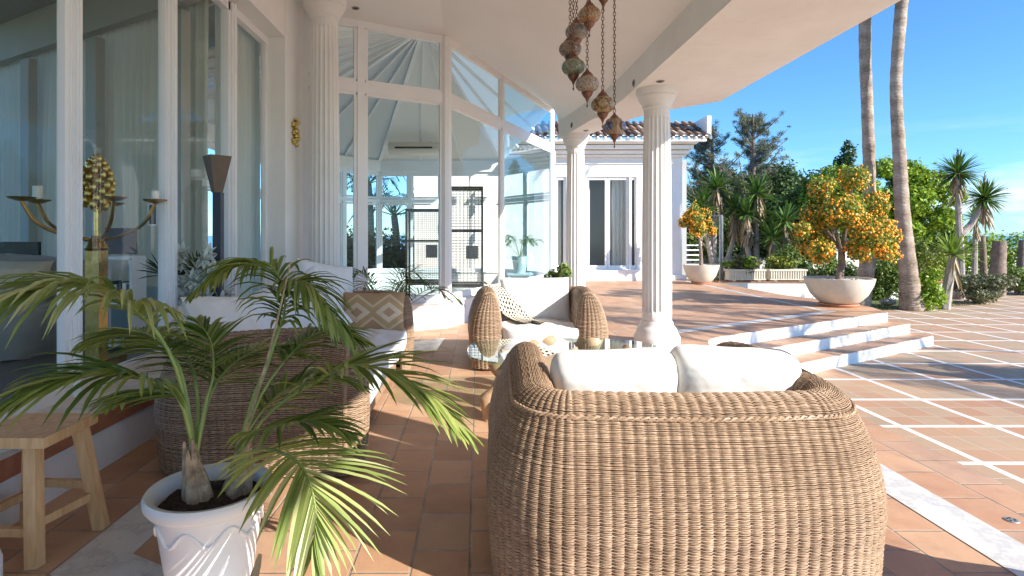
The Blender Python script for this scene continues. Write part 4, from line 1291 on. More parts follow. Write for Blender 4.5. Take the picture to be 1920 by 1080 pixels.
mb.build('embossed_garland', M['pot'], pot)
mb = MB(); rs_ = np.random.default_rng(4)
def soilf(u, v):
    a = u * 2 * PI; r = .197 * v
    x, y = r * math.cos(a), r * math.sin(a)
    return (PX + x, PY + y, .365 + .018 * mnoise.noise(Vector((x * 14, y * 14, 0))) + .012 * mnoise.noise(Vector((x * 50, y * 50, 3))) - .02 * v ** 4)
mb.grid(soilf, 60, 24, True); mb.build('soil', M['soil'], pot)
for (x, y, lean) in ((-.045, -.02, -.03), (.07, .05, .05)):
    mb = MB(); q = Vector((PX + x, PY + y, .34))
    for k in range(7):
        a = k * 2.4; w_ = .045 - .004 * k
        mb.tube(bez([q + Vector((w_ * math.cos(a), w_ * math.sin(a), 0)), q + Vector((w_ * .8 * math.cos(a) + lean * .5, w_ * .8 * math.sin(a), .11)), q + Vector((lean + .02 * math.cos(a), .02 * math.sin(a), .20 + .012 * k))], 8), [.024, .026, .023, .02, .017, .014, .01, .005], 7)
    mb.build('trunk', M['husk'], pot)
PB1 = Vector((PX - .06, PY, .52)); PB2 = Vector((PX + .06, PY + .05, .42))
fr_specs = [
    # control points as (u, v, Y), material, leaf length, n, droop, start
    ([PB1, (330, 690, 2.20), (268, 592, 2.08), (195, 545, 1.98), (110, 535, 1.88), (20, 560, 1.80)], 'frond_light', .46, 32, 1.35, .36),
    ([PB1, (335, 745, 2.18), (280, 712, 2.05), (205, 700, 1.95), (115, 715, 1.88), (30, 750, 1.82)], 'frond', .38, 30, 1.1, .33),
    ([PB2, (470, 760, 2.30), (508, 660, 2.34), (535, 570, 2.38), (505, 497, 2.42), (430, 497, 2.46), (350, 560, 2.5)], 'frond', .27, 30, 1.7, .42),
    ([PB2, (478, 750, 2.34), (516, 640, 2.45), (536, 545, 2.5), (575, 530, 2.45), (625, 590, 2.4), (690, 690, 2.35)], 'frond', .27, 28, 1.5, .40),
    ([PB2, (490, 790, 2.30), (580, 722, 2.22), (670, 685, 2.14), (785, 725, 2.08), (885, 825, 2.02)], 'frond', .36, 26, .6, .36),
    ([PB2, (475, 845, 2.20), (530, 850, 2.02), (572, 885, 1.90), (592, 960, 1.84), (588, 1045, 1.82)], 'frond_light', .36, 25, .55, .28),
    ([PB2, (470, 800, 2.4), (530, 735, 2.55), (600, 705, 2.65), (680, 725, 2.7)], 'frond', .30, 20, .8, .35),
    ([PB1, (395, 740, 2.4), (440, 680, 2.55), (500, 655, 2.7), (580, 668, 2.8)], 'frond', .30, 20, .8, .30),
    ([PB1, (370, 740, 2.35), (350, 665, 2.5), (310, 630, 2.65), (250, 640, 2.75)], 'frond', .30, 20, .9, .35),
    ([PB1, (350, 760, 2.3), (310, 735, 2.35), (250, 735, 2.42), (190, 770, 2.5)], 'frond', .27, 18, .9, .35),
    ([PB2, (465, 820, 2.25), (520, 800, 2.15), (590, 790, 2.1), (660, 815, 2.08)], 'frond', .28, 20, .7, .30),
    ([PB1, (340, 700, 2.3), (300, 640, 2.4), (235, 620, 2.5), (150, 650, 2.6)], 'frond', .32, 22, 1.1, .35),
    ([PB2, (490, 740, 2.45), (560, 650, 2.6), (620, 620, 2.7), (690, 640, 2.75)], 'frond', .28, 20, 1.0, .40),
    ([PB1, (385, 760, 2.3), (400, 700, 2.35), (395, 640, 2.42), (370, 600, 2.5)], 'frond', .24, 14, .9, .55),
]
for i, (pp, mt, ll, nn, dr, stt) in enumerate(fr_specs):
    pts = [Vector(p) if isinstance(p, Vector) else P(*p) for p in pp]
    frond(pot, pts, M[mt], int(nn * 1.45), ll, .021 if ll < .4 else .023, stt, dr, 1.0, .0085, seed=i + 3)
# bare brown stalk
mb = MB(); mb.tube(bez([PB2, P(470, 780, 2.25), P(510, 640, 2.22), P(545, 492, 2.2)], 14), [.008 - .0004 * i for i in range(14)], 6); mb.build('stalk', M['husk'], pot)
mb = MB()
for i, (u, v, Y) in enumerate(((480, 1062, 2.05), (488, 1040, 2.03))):
    blade(mb, P(u, v, Y), (-.2, -.2, -1), .12, .05, .1)
mb.build('dead_leaf', M['dead_leaf'], pot)

# wooden stool
stl = thing('stool', 'pine wood stool with square splayed legs at the left edge', 'stool', (-2.02, 2.55, 0))
legs = [((-1.87, 2.40, 0), (-1.915, 2.45, .50)), ((-1.80, 2.72, 0), (-1.875, 2.68, .50)), ((-2.17, 2.75, 0), (-2.10, 2.68, .50)), ((-2.20, 2.42, 0), (-2.13, 2.46, .50))]
for a, c in legs:
    mb = MB(); mb.bar(a, c, .052, .052, up=(0, 1, 0)); mb.build('leg', M['pine'], stl, smooth=False)
def lg(i, z): a, c = Vector(legs[i][0]), Vector(legs[i][1]); return a.lerp(c, z / .5)
for i, j, z in ((0, 1, .17), (1, 2, .22), (2, 3, .17), (3, 0, .14)):
    mb = MB(); mb.bar(lg(i, z), lg(j, z), .026, .036); mb.build('rung', M['pine'], stl, smooth=False)
mb = MB(); mb.box((-2.01, 2.57, .522), (.36, .34, .045)); mb.build('seat', M['pine'], stl, smooth=False)
wp = thing('white_pot', 'white glazed round pot cut by the bottom left corner', 'pot', (-1.93, 2.18, 0))
mb = MB(); mb.lathe([(0, 0), (.08, 0), (.085, .03), (.085, .14), (.078, .165), (.06, .175), (.0, .175)], 32); mb.build('pot_body', M['pot'], wp, world=False)

# areca palm behind the far end of the long sofa
def small_palm(label, base, n, L, seed, mat, pot_mat='terracotta', h=.45, leaf=.22, name='potted_palm'):
    t = thing(name, label, 'potted plant', base)
    b = Vector(base)
    mb = MB(); mb.lathe([(0, 0), (.13, 0), (.19, .36), (.20, .40), (.17, .40), (.16, .36), (0, .36)], 24, base); mb.build('pot', M[pot_mat], t)
    rr = random.Random(seed)
    for i in range(n):
        a = 2 * PI * i / n + rr.uniform(-.3, .3); el = rr.uniform(.5, 1.3)
        d = Vector((math.cos(a) * math.cos(el), math.sin(a) * math.cos(el), math.sin(el)))
        p0 = b + Vector((0, 0, .36)); p1 = p0 + d * L * .5; p2 = p0 + d * L * .85 + Vector((math.cos(a), math.sin(a), 0)) * L * .12 - Vector((0, 0, .06)); p3 = p2 + Vector((math.cos(a), math.sin(a), 0)) * L * .28 - Vector((0, 0, L * .2))
        frond(t, [p0, p1, p2, p3], mat, 15, leaf, .016, .40, .7, 1.0, .006, seed=seed + i)
    return t
small_palm('dark green areca palm standing behind the far arm of the long sofa', (-1.05, 6.55, 0), 11, .85, 50, M['areca'], leaf=.30)
tt = small_palm('small spiky potted palm seen through the conservatory door glass', (1.0, 13.38, .52), 9, .7, 80, M['yucca_bright'], 'pot', leaf=.2)
cb = bush('potted_citrus', 'small leafy potted citrus left of the farther column', (1.53, 10.2, .30), (.30, .28, .33), 900, .045, M['mid_leaf'], 9, 7, None, .4, True, 'potted plant')
mb = MB(); mb.lathe([(0, -.30), (.12, -.30), (.17, .0), (.18, .03), (.15, .03), (0, .0)], 20); mb.build('pot', M['terracotta'], cb, world=False)

# ------------------------------------------------------------------ room behind the left windows
room_o = thing('living_room', 'dim living room with pale cornice seen through the tall left windows', 'room', (-5, 4, 0))
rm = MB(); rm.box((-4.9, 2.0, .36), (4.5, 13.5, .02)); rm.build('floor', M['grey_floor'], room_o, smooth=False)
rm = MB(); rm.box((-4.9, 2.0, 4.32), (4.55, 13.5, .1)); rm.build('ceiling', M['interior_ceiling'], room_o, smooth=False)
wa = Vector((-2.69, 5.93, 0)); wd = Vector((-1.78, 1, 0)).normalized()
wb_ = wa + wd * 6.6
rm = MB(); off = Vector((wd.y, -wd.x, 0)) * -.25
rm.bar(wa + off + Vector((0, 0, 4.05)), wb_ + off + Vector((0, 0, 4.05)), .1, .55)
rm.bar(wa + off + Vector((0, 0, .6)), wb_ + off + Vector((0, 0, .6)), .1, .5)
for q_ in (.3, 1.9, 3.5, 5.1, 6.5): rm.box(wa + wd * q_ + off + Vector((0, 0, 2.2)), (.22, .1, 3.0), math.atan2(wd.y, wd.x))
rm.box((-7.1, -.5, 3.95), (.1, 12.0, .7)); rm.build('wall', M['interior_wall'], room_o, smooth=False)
co = MB(); nrm_ = Vector((-wd.y, wd.x, 0)); nrm_ = -nrm_ if nrm_.y > 0 else nrm_
for (z, dp, hh) in ((4.20, .14, .12), (4.06, .10, .10), (3.86, .05, .07)):
    co.bar(wa + nrm_ * dp / 2 + Vector((0, 0, z)), wb_ + nrm_ * dp / 2 + Vector((0, 0, z)), dp, hh)
L_ = (wb_ - wa).length; k = 0
while k * .105 < L_:
    q = wa + wd * (k * .105) + nrm_ * .09 + Vector((0, 0, 3.96)); co.box(q, (.06, .11, .085), math.atan2(wd.y, wd.x)); q.z = 4.13; co.sphere(q + nrm_ * .05, .035, 6, 4); k += 1
co.build('cornice', M['plaster'], room_o, smooth=False)
def curtain(label, a, c, z0, z1, mat, amp=.04, fold=.11, seed=0, gather=None):
    a = Vector(a); c = Vector(c); d = c - a; L = d.length; d.normalize(); nn = Vector((-d.y, d.x, 0)); rr = random.Random(seed)
    t = thing('curtain', label, 'curtain', (a.x, a.y, z0)); mb = MB()
    n = int(L / fold * 10); o1 = rr.uniform(0, 30)
    def g(u, v):
        s_ = u * L
        w_ = amp * math.sin(2 * PI * s_ / fold + 1.5 * mnoise.noise(Vector((s_ * 2 + o1, 0, v * .6)))) * (.55 + .45 * v) + .03 * mnoise.noise(Vector((s_ * 3, v * 2, o1)))
        q = a + d * s_ + nn * w_
        return (q.x, q.y, z1 + (z0 - z1) * v)
    mb.grid(g, n, 8)
    
    mb.build('drape', mat, t, angle=0)
    return t
curtain('grey green full length drape on the room wall behind the brass candelabra', wa + nrm_ * .10 + wd * .03, wa + nrm_ * .10 + wd * 3.6, .38, 3.84, M['curtain'], .055, .15, 2)
curtain('grey green drape at the far left of the dim living room', wa + nrm_ * .10 + wd * 3.58, wa + nrm_ * .10 + wd * 6.5, .38, 3.84, M['curtain'], .055, .15, 5)
curtain('pale sheer curtain behind the narrow window next to the gilded ornament', (-2.76, 5.98, 0), (-2.76, 7.15, 0), .40, 3.85, M['curtain_light'], .025, .12, 3)

# brass candelabra
cd = thing('candelabra', 'tall gilt brass candelabra with curved arms and white candles behind the left window', 'candelabra', (-3.05, 4.55, .37))
cx, cy = -3.05, 4.55
mb = MB(); mb.box((cx, cy, .40), (.30, .30, .06)); mb.box((cx, cy, .85), (.11, .11, .88)); mb.lathe([(.07, 1.28), (.09, 1.30), (.06, 1.36), (.045, 1.40)], 16, (cx, cy, 0)); mb.build('pedestal', M['brass'], cd)
mb = MB(); mb.tube([(cx, cy, 1.35), (cx, cy, 1.78)], .018, 10); rr = random.Random(8)
for k in range(64):
    f = k / 64; a = k * 2.399; rad = .12 * math.sin(PI * min(1, .15 + f * .85)) ** .7
    mb.sphere((cx + rad * math.cos(a), cy + rad * math.sin(a) * .7, 1.64 + .40 * f), .028 * (1.1 - .4 * f), 7, 5, (1, 1, 1.4))
    mb.tube(bez([(cx, cy, 1.58 + .36 * f), (cx + rad * .6 * math.cos(a), cy + rad * .6 * math.sin(a), 1.60 + .40 * f), (cx + rad * math.cos(a), cy + rad * math.sin(a) * .7, 1.66 + .40 * f)], 5), .007, 5)
mb.build('foliate_finial', M['gold'], cd)
for k, a in enumerate((PI, PI + .75, -.75, 0, 1.9, -2.2 + 4.3)):
    if k == 5: break
    e = Vector((math.cos(a), math.sin(a), 0)); rA = .47
    mb = MB(); cp = bez([Vector((cx, cy, 1.36)), Vector((cx, cy, 1.40)) + e * .20, Vector((cx, cy, 1.50)) + e * .38, Vector((cx, cy, 1.66)) + e * rA], 12)
    mb.tube(cp, .014, 8); ar = mb.build('arm', M['brass'], cd)
    q = cp[-1]
    mb = MB(); mb.lathe([(.0, 0), (.03, .0), (.085, .02), (.09, .03), (.03, .022), (0, .02)], 18, tuple(q))
    cpn = mb.build('drip_pan', M['brass'], cd)
    if k in (0, 3):
        mb = MB(); hh = .14 if k == 0 else .10; rc = .036 if k == 0 else .028
        mb.lathe([(0, .02), (rc, .02), (rc, hh - .004), (rc * .8, hh), (0, hh - .01)], 16, tuple(q)); mb.tube([q + Vector((0, 0, hh - .01)), q + Vector((.002, 0, hh + .018))], .002, 4)
        mb.build('candle', M['candle'], cd)
# floor lamp
fl = thing('floor_lamp', 'dark floor lamp with a brown conical shade behind the third window', 'floor lamp', (-3.02, 5.4 + .0, .37)); lx, ly = (388 - U0) * 5.0 / F0, 5.0
fl.location = (lx, ly, .37)
mb = MB(); mb.lathe([(.05, 1.78), (.13, 2.10), (.127, 2.10), (.045, 1.78)], 4, (lx + .09, ly, 0)); mb.build('lamp_shade', M['brown_shade'], fl)
mb = MB(); mb.box((lx + .10, ly, 1.08), (.07, .07, 1.40)); mb.build('lamp_body', M['navy'], fl, smooth=False)
# white frame picture on the curtain wall
pc = thing('picture_frame', 'small white framed picture beside the drape', 'picture', P(287, 402, 5.9))
mb = MB(); q = pc.location
for (dx, dz, sx, sz) in ((0, .11, .10, .018), (0, -.11, .10, .018), (-.045, 0, .016, .21), (.045, 0, .016, .21)): mb.box((q.x + dx, q.y, q.z + dz), (sx, .02, sz))
mb.build('frame', M['frame'], pc, smooth=False)
mb = MB(); mb.box((q.x, q.y + .004, q.z), (.085, .01, .20)); mb.build('picture', M['navy'], pc, smooth=False)
tv = thing('television', 'black flat television at the far left of the living room', 'television', P(28, 472, 6.3))
mb = MB(); q = tv.location; mb.box(tuple(q), (.55, .04, .22)); mb.build('screen', M['black'], tv, smooth=False)
mb = MB(); mb.box((q.x, q.y, q.z - .14), (.2, .12, .06)); mb.build('stand', M['black'], tv, smooth=False)
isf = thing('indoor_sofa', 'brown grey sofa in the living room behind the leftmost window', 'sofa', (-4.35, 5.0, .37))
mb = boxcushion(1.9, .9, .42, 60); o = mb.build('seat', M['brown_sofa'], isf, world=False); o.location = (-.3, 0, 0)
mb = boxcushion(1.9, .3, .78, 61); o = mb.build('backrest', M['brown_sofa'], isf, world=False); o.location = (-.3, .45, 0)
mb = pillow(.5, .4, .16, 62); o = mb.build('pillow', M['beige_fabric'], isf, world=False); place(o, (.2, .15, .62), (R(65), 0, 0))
cs = thing('console_table', 'white console with books below a dark panel behind the candelabra', 'console', (-3.5, 5.35, .37)); q = P(225, 480, 5.2)
mb = MB()
for z in (1.20, .80, .42): mb.box((q.x, 5.2, z), (.34, .22, .03))
for sx in (-1, 1): mb.box((q.x + sx * .165, 5.2, .80), (.025, .22, .80))
mb.build('shelves', M['frame'], cs, smooth=False)
for k in range(7):
    mb = MB(); hh = .14 + .05 * random.random(); mb.box((q.x - .13 + k * .042, 5.2, .815 + hh / 2), (.03, .14, hh)); mb.build('book', M['candle' if k % 2 else 'navy'], cs, smooth=False)
mb = MB(); mb.box((q.x, 5.22, 1.35), (.28, .03, .24)); mb.build('panel', M['navy'], cs, smooth=False)
fw_ = thing('flower_arrangement', 'white lily and poinsettia arrangement standing inside the second window', 'flowers', P(372, 560, 4.95)); q = P(372, 505, 4.95)
mb = MB(); mb.lathe([(0, -.2), (.07, -.2), (.10, .0), (.06, .06), (0, .06)], 16, (q.x, q.y, q.z - .35)); mb.build('vase', M['navy'], fw_)
mb = MB(); rr = random.Random(9)
for k in range(34):
    c = q + Vector((rr.uniform(-.20, .20), rr.uniform(-.12, .12), rr.uniform(-.28, .20)))
    for j in range(9):
        a = 2 * PI * j / 9; blade(mb, c, (math.cos(a), -.4 + .3 * math.sin(a), math.sin(a)), .10, .045, .2, 3)
mb.build('petals', M['flower'], fw_, angle=0)
mb = MB()
for k in range(60):
    a = rr.uniform(0, 2 * PI); blade(mb, q + Vector((-.3 * (k % 2), 0, -.05)), (math.cos(a), .3 * math.sin(a), abs(math.sin(a))), .24, .03, .4, 3)
mb.build('foliage', M['areca'], fw_, angle=0)

# ------------------------------------------------------------------ guest wing at the back
gw = thing('guest_wing', 'single storey white wing with barrel tile eaves and tall glazed doors beyond the columns', 'building', (4.5, 18, 0))
GY = 18.0
mb = MB()
def wbox(x0, x1, z0, z1, y0=GY, y1=GY + .3): mb.box(((x0 + x1) / 2, (y0 + y1) / 2, (z0 + z1) / 2), (x1 - x0, y1 - y0, z1 - z0))
gx = lambda u: (u - U0) * GY / F0
gz = lambda v: H - (v - V0) * GY / F0
zd0, zd1 = gz(505), gz(331)
op = [(gx(1042), gx(1062)), (gx(1100), gx(1180)), (gx(1183), gx(1194))]
xs = [-2.0]
for a, c in op: xs += [a, c]
xs.append(gx(1279))
for i in range(0, len(xs), 2): wbox(xs[i], xs[i + 1], 0, 4.4)
for a, c in op:
    wbox(a, c, zd1, 4.4); wbox(a, c, 0, zd0)
mb.build('wall', M['plaster'], gw, smooth=False)
mb = MB(); mb.box((gx(1279) - .15, GY + 3.15, 2.2), (.3, 5.7, 4.4)); mb.box((2, GY + 6, 2.2), (8, .3, 4.4)); mb.build('side_wall', M['plaster'], gw, smooth=False)
mb = MB(); mb.box(((gx(1030) + gx(1285)) / 2, GY - .04, .08), (gx(1285) - gx(1030), .12, .16)); mb.box((gx(1145), GY - .15, .16), (1.8, .32, .32)); mb.build('plinth', M['plaster'], gw, smooth=False)
mb = MB()
mb.box((1.9 + .3, GY - .02, gz(306)), (2 * (gx(1279) - 2.2), .05, .05))
for (z, dp, hh) in ((gz(293), .14, .07), (gz(287), .26, .10), (gz(279), .42, .12), (gz(271) , .56, .10)):
    mb.box((2.2, GY - dp / 2 + .01, z), (2 * (gx(1279) - 2.2) + dp, dp + .02, hh))
mb.build('eaves_moulding', M['plaster'], gw, smooth=False)
# barrel tiles
mb = MB(); me_ = MB(); x = -2.2; xe = gx(1279) + .55; ze = 4.42; zt = 5.12; y0, y1 = GY - .72, GY + .7
k = 0
while x < xe:
    for seg in range(3):
        f0, f1 = seg / 3 - .03, (seg + 1) / 3
        a0 = Vector((x, y0 + (y1 - y0) * f0, ze + (zt - ze) * f0 + .03)); a1 = Vector((x, y0 + (y1 - y0) * f1, ze + (zt - ze) * f1))
        V = []
        for q, rad in ((a0, .085), (a1, .07)):
            for j in range(7):
                th = PI * j / 6; V.append((q.x + rad * math.cos(th), q.y, q.z + rad * math.sin(th)))
        V2 = [(v[0] , v[1], v[2] - .015) for v in V]
        mb.add(V, [(j, j + 1, 8 + j, 7 + j) for j in range(6)])
        mb.add(V2, [(7 + j, 8 + j, j + 1, j) for j in range(6)])
    # mortared tile mouth and channel mouth below
    me_.add([(x + .07 * math.cos(PI * j / 6), y0 - .01, ze + .015 + .07 * math.sin(PI * j / 6)) for j in range(7)], [(0, 1, 2, 3), (0, 3, 4, 6), (4, 5, 6, 4)][:2])
    me_.sphere((x + .115, y0 + .02, ze - .03), .05, 8, 5)
    x += .23; k += 1
mb.add([(-2.4, y0 + .05, ze - .01), (xe, y0 + .05, ze - .01), (xe, y1, zt - .05), (-2.4, y1, zt - .05)], [(0, 1, 2, 3)])
mb.add([(-2.4, y1, zt - .05), (xe - 1.1, y1, zt - .05), (xe - 2, GY + 5, zt + .5), (-2.4, GY + 5, zt + .5)], [(0, 1, 2, 3)])
mb.build('roof', M['roof_tile'], gw, angle=60)
me_.build('tile_mouths', M['plaster'], gw)
mb = MB(); mb.box((xe + .02, GY - .05, 4.74), (.14, 1.35, .62)); mb.box((2.2, y0 + .10, ze - .10), (2 * (xe - 2.2) - .1, .14, .07)); mb.build('verge', M['plaster'], gw, smooth=False)
for i, (a, c) in enumerate(op):
    lv = 2 if i == 1 else 1
    for j in range(lv):
        x0 = a + (c - a) * j / lv; x1 = a + (c - a) * (j + 1) / lv
        mb = MB(); w_ = .075 if i < 2 else .04
        yy = GY + .10
        mb.box((x0 + w_ / 2 + .003, yy, (zd0 + zd1) / 2), (w_, .07, zd1 - zd0)); mb.box((x1 - w_ / 2 - .003, yy, (zd0 + zd1) / 2), (w_, .07, zd1 - zd0))
        mb.box(((x0 + x1) / 2, yy, zd0 + .06), (x1 - x0 - 2 * w_, .065, .12)); mb.box(((x0 + x1) / 2, yy, zd1 - .05), (x1 - x0 - 2 * w_, .065, .1))
        dr = mb.build('glazed_door' if i == 1 else 'window', M['frame'], gw, smooth=False)
        mb = MB(); mb.box(((x0 + x1) / 2, yy, (zd0 + zd1) / 2), (x1 - x0 - 2 * w_ + .01, .012, zd1 - zd0 - .2)); pn = mb.build('pane', M['glass'], None, smooth=False); pn.parent = dr; pn.location = -gw.location
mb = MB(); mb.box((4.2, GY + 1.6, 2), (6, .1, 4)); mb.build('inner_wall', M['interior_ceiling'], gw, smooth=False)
curtain('pale curtain behind the left window of the guest wing', (gx(1042), GY + .35, 0), (gx(1055), GY + .35, 0), .3, 3.3, M['curtain_light'], .03, .12, 6)
curtain('pale curtain behind the right leaf of the guest wing doors', (gx(1152), GY + .35, 0), (gx(1180), GY + .35, 0), .3, 3.3, M['curtain_light'], .03, .12, 7)
curtain('pale curtain at the left jamb of the guest wing doors', (gx(1101), GY + .35, 0), (gx(1110), GY + .35, 0), .3, 3.3, M['curtain_light'], .03, .12, 8)

# ------------------------------------------------------------------ potted orange trees
def orange_tree(label, c, r, h, crown_c, crown_r, n, nf, seed, k, ls, fs_, lobes=None):
    t = thing('potted_orange_tree', label, 'potted tree', (c[0], c[1], 0), 0, 'orange trees in stone bowls')
    mb = MB(); x, y = c
    pr = [(0, .06), (r * .50, .06), (r * .60, .10), (r * .80, h * .42), (r * .95, h * .78), (r * 1.0, h), (r * .93, h), (r * .90, h * .9), (0, h * .88)]
    mb.lathe(pr, 56, (x, y, 0)); mb.build('bowl', M['bowl'], t, angle=40)
    mb = MB(); mb.lathe([(0, 0), (r * .54, 0), (r * .58, .035), (r * .56, .058), (0, .058)], 40, (x, y, 0)); mb.build('saucer', M['terracotta'], t)
    rr = random.Random(seed); mb = MB()
    for i in range(240):
        a = rr.uniform(0, 2 * PI); q = r * .90 * math.sqrt(rr.random()); mb.sphere((x + q * math.cos(a), y + q * math.sin(a), h * .90 + .012), rr.uniform(.018, .035), 6, 4, (1, 1, .6))
    po = mb.build('pebbles', M['pebble'], t); po['kind'] = 'stuff'
    rs = np.random.default_rng(seed); cl = clumpset(crown_c, crown_r, k, rs, .31)
    if lobes:
        cl = []
        for (u, v, rp) in lobes:
            for j in range(3):
                Yl = y + rs.uniform(-.75, .75); q = P(u + rs.uniform(-12, 12), v + rs.uniform(-10, 10), Yl); rl = rp * Yl / F0 * rs.uniform(.62, .95); cl.append((q.x, q.y, q.z, rl, rl, rl * .85))
    mb = MB(); top = Vector((crown_c[0], crown_c[1], crown_c[2] - crown_r[2] * .72))
    mb.tube(bez([Vector((x, y, h * .85)), Vector((x, y, h)).lerp(top, .5) + Vector((.015, 0, 0)), top], 8), [.075 * r / .6 + .0 - .004 * i for i in range(8)], 10)
    for q in cl[:12]: mb.tube(bez([top, top.lerp(Vector(q[:3]), .5), Vector(q[:3])], 5), [.03, .025, .02, .014, .008], 6)
    mb.build('trunk', M['bark'], t)
    mb = MB(); foliage(mb, cl, n, ls, rs, .45); mb.build('crown', M['citrus_leaf'], t, angle=0)
    mb = MB()
    cla = np.array(cl); wgt = cla[:, 3] ** 2; low = (crown_c[2] + crown_r[2] - cla[:, 2]) / (2 * crown_r[2]); wgt = wgt * (.25 + np.clip(low, 0, 1)); wgt /= wgt.sum()
    for i in range(nf):
        q = cla[rs.choice(len(cla), p=wgt)]; d = rs.normal(size=3); d /= np.linalg.norm(d)
        p = q[:3] + d * q[3:6] * rs.uniform(.62, 1.04) + rs.normal(size=3) * .02
        if mnoise.noise(Vector(p * 5.0)) < -.12: continue
        mb.sphere(tuple(p), fs_ * rs.choice([.6, .8, 1.0, 1.15]) , 6, 4)
    fo = mb.build('oranges', M['orange'], t); fo['kind'] = 'stuff'
    return t
orange_tree('large orange tree laden with fruit in a wide stone bowl above the steps', (7.22, 11.35), .62, .56, (7.33, 11.4, 1.74), (1.16, .85, .98), 23000, 6500, 77, 30, .034, .024, [(1535, 352, 28), (1592, 338, 30), (1640, 385, 30), (1530, 402, 32), (1583, 400, 42), (1628, 436, 40), (1530, 452, 34), (1664, 440, 26), (1608, 468, 26), (1648, 474, 24), (1548, 468, 26), (1509, 432, 20), (1672, 470, 16), (1520, 476, 13)])
orange_tree('small round orange tree in a stone bowl by the guest wing corner', (6.50, 16.5), .50, .56, (6.45, 16.5, 1.76), (.62, .5, .64), 7000, 2300, 72, 16, .032, .023)

ot = orange_tree('orange tree in a stone bowl on the terrace beyond the right edge', (9.9, 5.6), .62, .56, (10.0, 5.6, 1.75), (1.0, .8, .9), 5000, 300, 73, 20, .05, .030)
ot.location.z = TZ
# ------------------------------------------------------------------ garden wall, planters, pole, fence
gwl = thing('garden_wall', 'low white garden wall carrying the rectangular planters', 'wall', (10.5, 17.1, TZ))
mb = MB(); mb.box((11.0, 17.25, TZ + .25), (7.4, .25, .52)); mb.build('wall_body', M['plaster'], gwl, smooth=False)
mb = MB(); mb.box((11.0, 17.25, .012), (7.5, .34, .03)); mb.build('coping', M['terracotta'], gwl, smooth=False)
for i, (u0, u1, lab) in enumerate(((1364, 1435, 'ribbed cream rectangular planter, left one of the pair on the white garden wall'), (1441, 1512, 'ribbed cream rectangular planter, right one of the pair on the white garden wall'))):
    x0, x1 = (u0 - U0) * 17.1 / F0, (u1 - U0) * 17.1 / F0; xc = (x0 + x1) / 2
    t = thing('planter', lab, 'planter', (xc, 17.2, .03), 0, 'planters on the garden wall')
    mb = MB(); w_ = x1 - x0
    mb.box((0, 0, .18), (w_ - .06, .30, .28)); mb.box((0, 0, .335), (w_, .36, .05)); mb.box((0, 0, .055), (w_ - .02, .34, .03))
    for k in range(15): mb.box((-w_ / 2 + .06 + k * (w_ - .12) / 14, -.155, .19), (.035, .03, .24))
    mb.build('trough', M['planter'], t, world=False, smooth=False)
    for k in (-1, 1):
        mb = MB(); mb.box((k * w_ * .33, 0, .02), (.1, .28, .04)); mb.build('foot', M['planter'], t, world=False, smooth=False)
    rs = np.random.default_rng(90 + i)
    mb = MB(); cl = clumpset((0, 0, .58 + .08 * i), (w_ / 2 * 1.0, .25, .36 + .12 * i), 14, rs, .35); foliage(mb, cl, 2600, .045, rs, .3); mb.build('shrub', M['mid_leaf' if i else 'olive_leaf'], t, world=False, angle=0)
    mb = MB(); cl = clumpset((-.1, 0, .55), (w_ / 2 * 1.0, .25, .22), 8, rs, .35); foliage(mb, cl, 900, .05, rs, .3); mb.build('trailing_plant', M['bright_leaf' if i == 0 else 'citrus_leaf'], t, world=False, angle=0)
pg = P(1352, 520, 17.6)
t = thing('garden_post', 'slim grey metal post with a short arm behind the left planter', 'post', (pg.x, 17.6, TZ))
mb = MB(); mb.box((pg.x, 17.6, (TZ + 2.0) / 2), (.09, .09, 2.0 - TZ)); mb.build('pole', M['grey_metal'], t, smooth=False)
mb = MB(); mb.box((pg.x - .16, 17.6, 2.02), (.40, .07, .035)); mb.build('arm', M['grey_metal'], t, smooth=False)
t = thing('garden_railing', 'white railing with horizontal slats by the guest wing corner', 'railing', (7.6, 21, TZ))
mb = MB()
for k in range(8): mb.box((7.75, 21, TZ + .30 + k * .18), (1.1, .03, .05))
mb.build('rails', M['frame'], t, smooth=False)
for k in range(2):
    mb = MB(); mb.box((7.25 + k * 1.0, 21, TZ + .85), (.07, .07, 1.75)); mb.build('post', M['frame'], t, smooth=False)
bw = thing('boundary_wall', 'long white boundary wall behind the garden trees', 'wall', (20, 31, TZ))
mb = MB(); mb.box((24, 31, TZ + .55), (34, .25, 1.1)); mb.build('wall_body', M['plaster'], bw, smooth=False)
mb = MB(); mb.box((24, 31, TZ + 1.13), (34.2, .35, .07)); mb.build('coping', M['stone_white'], bw, smooth=False)

# ------------------------------------------------------------------ tall palms
def ptr(label, pts, rads, seed):
    base = pts[0]; t = thing('palm_tree', label, 'palm tree', tuple(base), 0, 'tall palms in the garden')
    cp = bez(pts, 320); rb = np.interp(np.linspace(0, 1, 320), np.linspace(0, 1, len(rads)), rads)
    mb = MB(); rr_ = [r * (1 + .05 * (((i + 1.3 * math.sin(i * .11)) % 4) / 4) + .02 * math.sin(i * .37) + .015 * math.sin(i * 1.9)) for i, r in enumerate(rb)]
    mb.tube(cp, rr_, 18); mb.build('trunk', M['bark_palm'], t, angle=25)
    top = cp[-1]; rr = random.Random(seed)
    for i in range(22):
        a = 2 * PI * i / 22 + rr.uniform(-.1, .1); el = rr.uniform(-.2, 1.2); d = Vector((math.cos(a) * math.cos(el), math.sin(a) * math.cos(el), math.sin(el)))
        p1 = top + d * 1.3; p2 = top + d * 2.2 - Vector((0, 0, .3)); p3 = p2 + Vector((math.cos(a), math.sin(a), 0)) * .7 - Vector((0, 0, .9))
        frond(t, [top, p1, p2, p3], M['yucca'], 16, .7, .05, .3, .8, 1.0, .03, seed=i)
    return t
zb = TZ
